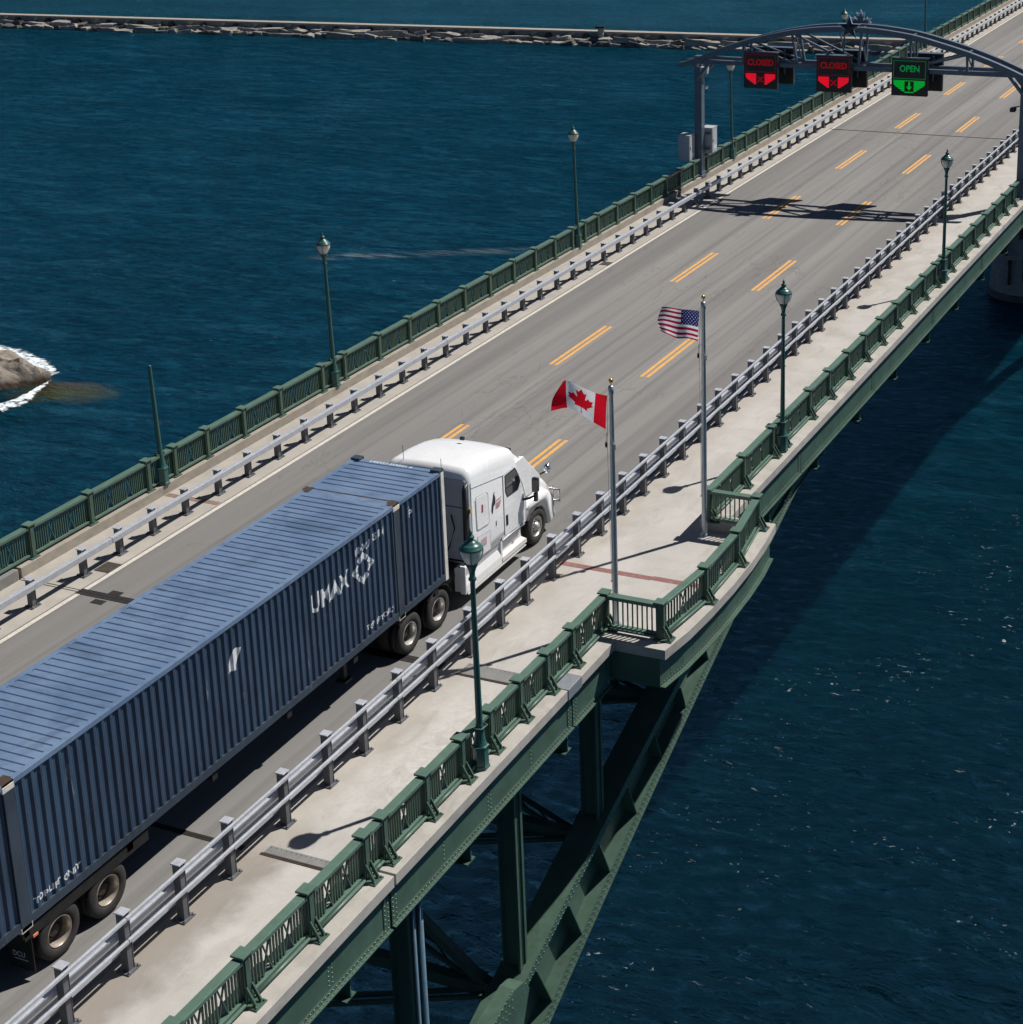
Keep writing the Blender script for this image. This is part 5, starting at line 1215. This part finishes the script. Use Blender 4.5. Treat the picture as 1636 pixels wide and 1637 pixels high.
# emblems
def star_poly(cx, cz, r, r2=.42): return [(cx+(r if k % 2 == 0 else r*r2)*math.sin(k*math.pi/5), cz+(r if k % 2 == 0 else r*r2)*math.cos(k*math.pi/5)) for k in range(10)]
b = MB(); b.prism(star_poly(-4.33, 8.22, .60), 'y', GYY-.30, GYY-.22); st = b.build('star_emblem', 'starsilver', gn)
b = MB()
sp_ = star_poly(-4.33, 8.22, .55); c = (-4.33, GYY-.42, 8.22)
b.add([(x, GYY-.305, z) for x, z in sp_]+[c], [(k, (k+1) % 10, 10) for k in range(10)]); b.build('star_face', 'starblue', st)
b = MB(); b.beam((-4.55, GYY-.2, 7.7), (-4.55, GYY-.2, 6.36), .07, .07); b.beam((-4.1, GYY-.2, 7.7), (-4.1, GYY-.2, 6.36), .07, .07); b.box(-4.6, -4.05, GYY-.22, GYY-.1, 8.1, 8.2); b.build('emblem_bracket', 'gantry', gn)
b = MB(); b.prism([(-4.28+px*.62, 8.28+pz*.62) for px, pz in LEAF], 'y', GYY+1.28, GYY+1.34); lf = b.build('leaf_emblem', 'starsilver', gn)
b = MB(); b.prism([(-4.28+px*.47, 8.24+pz*.47) for px, pz in LEAF], 'y', GYY+1.26, GYY+1.279); b.build('leaf_face', 'gantry', lf)

def lane_sign(cx, front, kind, label):
    y = GYY-.34 if front else GYY+1.40; d = -1 if front else 1
    t = thing('lane_sign', label, 'lane signal', (cx, y, 5.10), 'lane signs hanging from the gantry' if front else 'backs of the lane signs on the far side of the gantry')
    b = MB(); b.bevbox(cx-.89, cx+.89, *sorted((y, y-d*.24)), 5.10, 6.88, .02); b.build('housing', 'black', t)
    b = MB(); b.box(cx-.93, cx+.93, *sorted((y+d*.14, y-d*.26)), 6.88, 6.91); b.build('hood', 'gantry', t)
    b = MB(); b.box(cx-.5, cx-.42, *sorted((y-d*.24, y-d*.36)), 5.6, 6.8); b.box(cx+.42, cx+.5, *sorted((y-d*.24, y-d*.36)), 5.6, 6.8); b.build('hanger', 'gantry', t)
    if not front:
        b = MB(); b.box(cx-.3, cx+.3, y-d*.26-.005, y-d*.24, 5.3, 5.9); b.build('access_panel', 'chassis', t); return
    yy = y-.006; red = kind == 'CLOSED'; mP, mT, mL = ('led_red', 'led_reddim', 'led_redline') if red else ('led_green', 'led_greendim', 'led_greenline')
    b = MB()
    for x0, x1, z0, z1 in ((-.80, .80, 6.76, 6.78), (-.80, .80, 5.92, 5.94), (-.80, -.78, 5.92, 6.78), (.78, .80, 5.92, 6.78)): b.box(cx+x0, cx+x1, yy, yy+.004, z0, z1)
    b.build('outline', mL, t)
    bm = text_mesh(kind, .40 if red else .42, 0, .008); xs = [v.co.x for v in bm.verts]; wd = max(xs)-min(xs); tw = 1.36 if red else .98
    b = MB()
    for v in bm.verts: v.co = Vector((cx-tw/2+(v.co.x-min(xs))*tw/wd, yy, 6.26+v.co.y))
    b.frombm(bm); b.build('lettering', mT, t)
    # pentagon light panel with a dark square and a cross or arrow
    b = MB()
    for x0, x1, s_ in ((-.78, -.23, -1), (.23, .78, 1)):
        nrow = 6
        for k in range(nrow):
            z1 = 5.84-k*.09; z0 = z1-.082
            def lim(z): return .78 if z > 5.62 else .23+(.78-.23)*max(0, (z-5.26))/(5.62-5.26)
            e1, e0 = lim(z1), lim(z0)
            if s_ < 0: b.add([(cx-e0, yy, z0), (cx-.23, yy, z0), (cx-.23, yy, z1), (cx-e1, yy, z1)], [(0, 1, 2, 3)])
            else: b.add([(cx+.23, yy, z0), (cx+e0, yy, z0), (cx+e1, yy, z1), (cx+.23, yy, z1)], [(0, 1, 2, 3)])
    if not red: b.box(cx-.23, cx+.23, yy, yy+.004, 5.80, 5.84); b.box(cx-.23, cx+.23, yy, yy+.004, 5.26, 5.30)
    b.build('light_panel', mP, t)
    b = MB()
    if red: b.add([(cx-.17, yy, 5.44), (cx-.12, yy, 5.40), (cx+.17, yy, 5.68), (cx+.12, yy, 5.72)], [(0, 1, 2, 3)]); b.add([(cx-.12, yy-.003, 5.72), (cx-.17, yy-.003, 5.68), (cx+.12, yy-.003, 5.40), (cx+.17, yy-.003, 5.44)], [(0, 1, 2, 3)])
    else: b.box(cx-.045, cx+.045, yy, yy+.004, 5.55, 5.76); b.add([(cx-.14, yy, 5.55), (cx+.14, yy, 5.55), (cx, yy, 5.36)], [(0, 2, 1)])
    b.build('symbol', 'led_reddim' if red else 'led_green', t)
lane_sign(-8.90, True, 'CLOSED', 'leftmost lane sign showing red CLOSED and a cross')
lane_sign(-5.07, True, 'CLOSED', 'middle lane sign showing red CLOSED below the star')
lane_sign(-1.24, True, 'OPEN', 'lane sign on the right showing green OPEN with a down arrow')
for x, n in ((-8.60, 'leftmost black sign back peeking out behind the left CLOSED sign'), (-4.75, 'black sign back peeking out behind the middle CLOSED sign'), (-.92, 'black sign back peeking out behind the green OPEN sign')): lane_sign(x, False, '', n)
def cabinet(x0, x1, y0, y1, h0, h1, label, my):
    t = thing('control_cabinet', label, 'control cabinet', ((x0+x1)/2, (y0+y1)/2, h0)); b = MB(); b.bevbox(x0, x1, y0, y1, h0, h1, .015); b.build('box', 'cabinet', t)
    b = MB(); b.box(x0-.02, x1+.02, y0-.02, y1+.02, h1, h1+.025); b.build('lid', 'cabinet', t)
    b = MB(); b.box(x1+.001, x1+.012, y0+.04, y1-.04, h0+.05, h1-.05); dr = b.build('door', 'cabinet', t)
    b = MB(); b.box(x1+.012, x1+.03, y0+.08, y0+.11, (h0+h1)/2-.08, (h0+h1)/2+.08); b.build('handle', 'black', dr)
    b = MB(); b.box(x1+.012, x1+.016, y0+.22, y1-.12, h0+.2, h0+.38); b.build('notice', 'whitedirty', dr)
    b = MB(); b.box(x0+.1, x1-.05, my-.05, my+.05, h0+.2, h0+.3); b.box(x0+.1, x1-.05, my-.05, my+.05, h1-.3, h1-.2); b.build('mounting_rail', 'gantry', t)
cabinet(-13.36, -12.74, 44.05, 44.75, 1.22, 2.52, 'grey control cabinet on the camera side of the left gantry leg', 44.8)
cabinet(-12.62, -12.02, 45.35, 46.0, 1.40, 2.70, 'grey control cabinet behind the left gantry leg', 45.3)
t = thing('security_camera', 'small camera bracket high on the left gantry leg below the arch', 'camera', (-12.2, 44.7, 5.6))
b = MB(); b.box(-12.35, -11.95, 44.55, 44.8, 5.62, 5.95); b.build('junction_box', 'cabinet', t)
b = MB(); b.tube([(-12.38, 44.9, 5.1), (-12.15, 44.8, 5.0)], .03, 6); b.lathe([(0, 4.82), (.09, 4.86), (.11, 4.95), (.08, 5.02), (0, 5.03)], 12, (-12.1, 44.78)); b.build('dome', 'chrome', t)
t = thing('security_camera', 'small dark camera on the right gantry leg facing the road', 'camera', (3.8, 44.8, 4.6))
b = MB(); b.tube([(4.02, 44.8, 4.75), (3.75, 44.75, 4.7)], .03, 6); b.build('bracket', 'gantry', t); b = MB(); b.bevbox(3.6, 3.84, 44.55, 44.95, 4.5, 4.68, .02); b.build('camera_body', 'chassis', t)
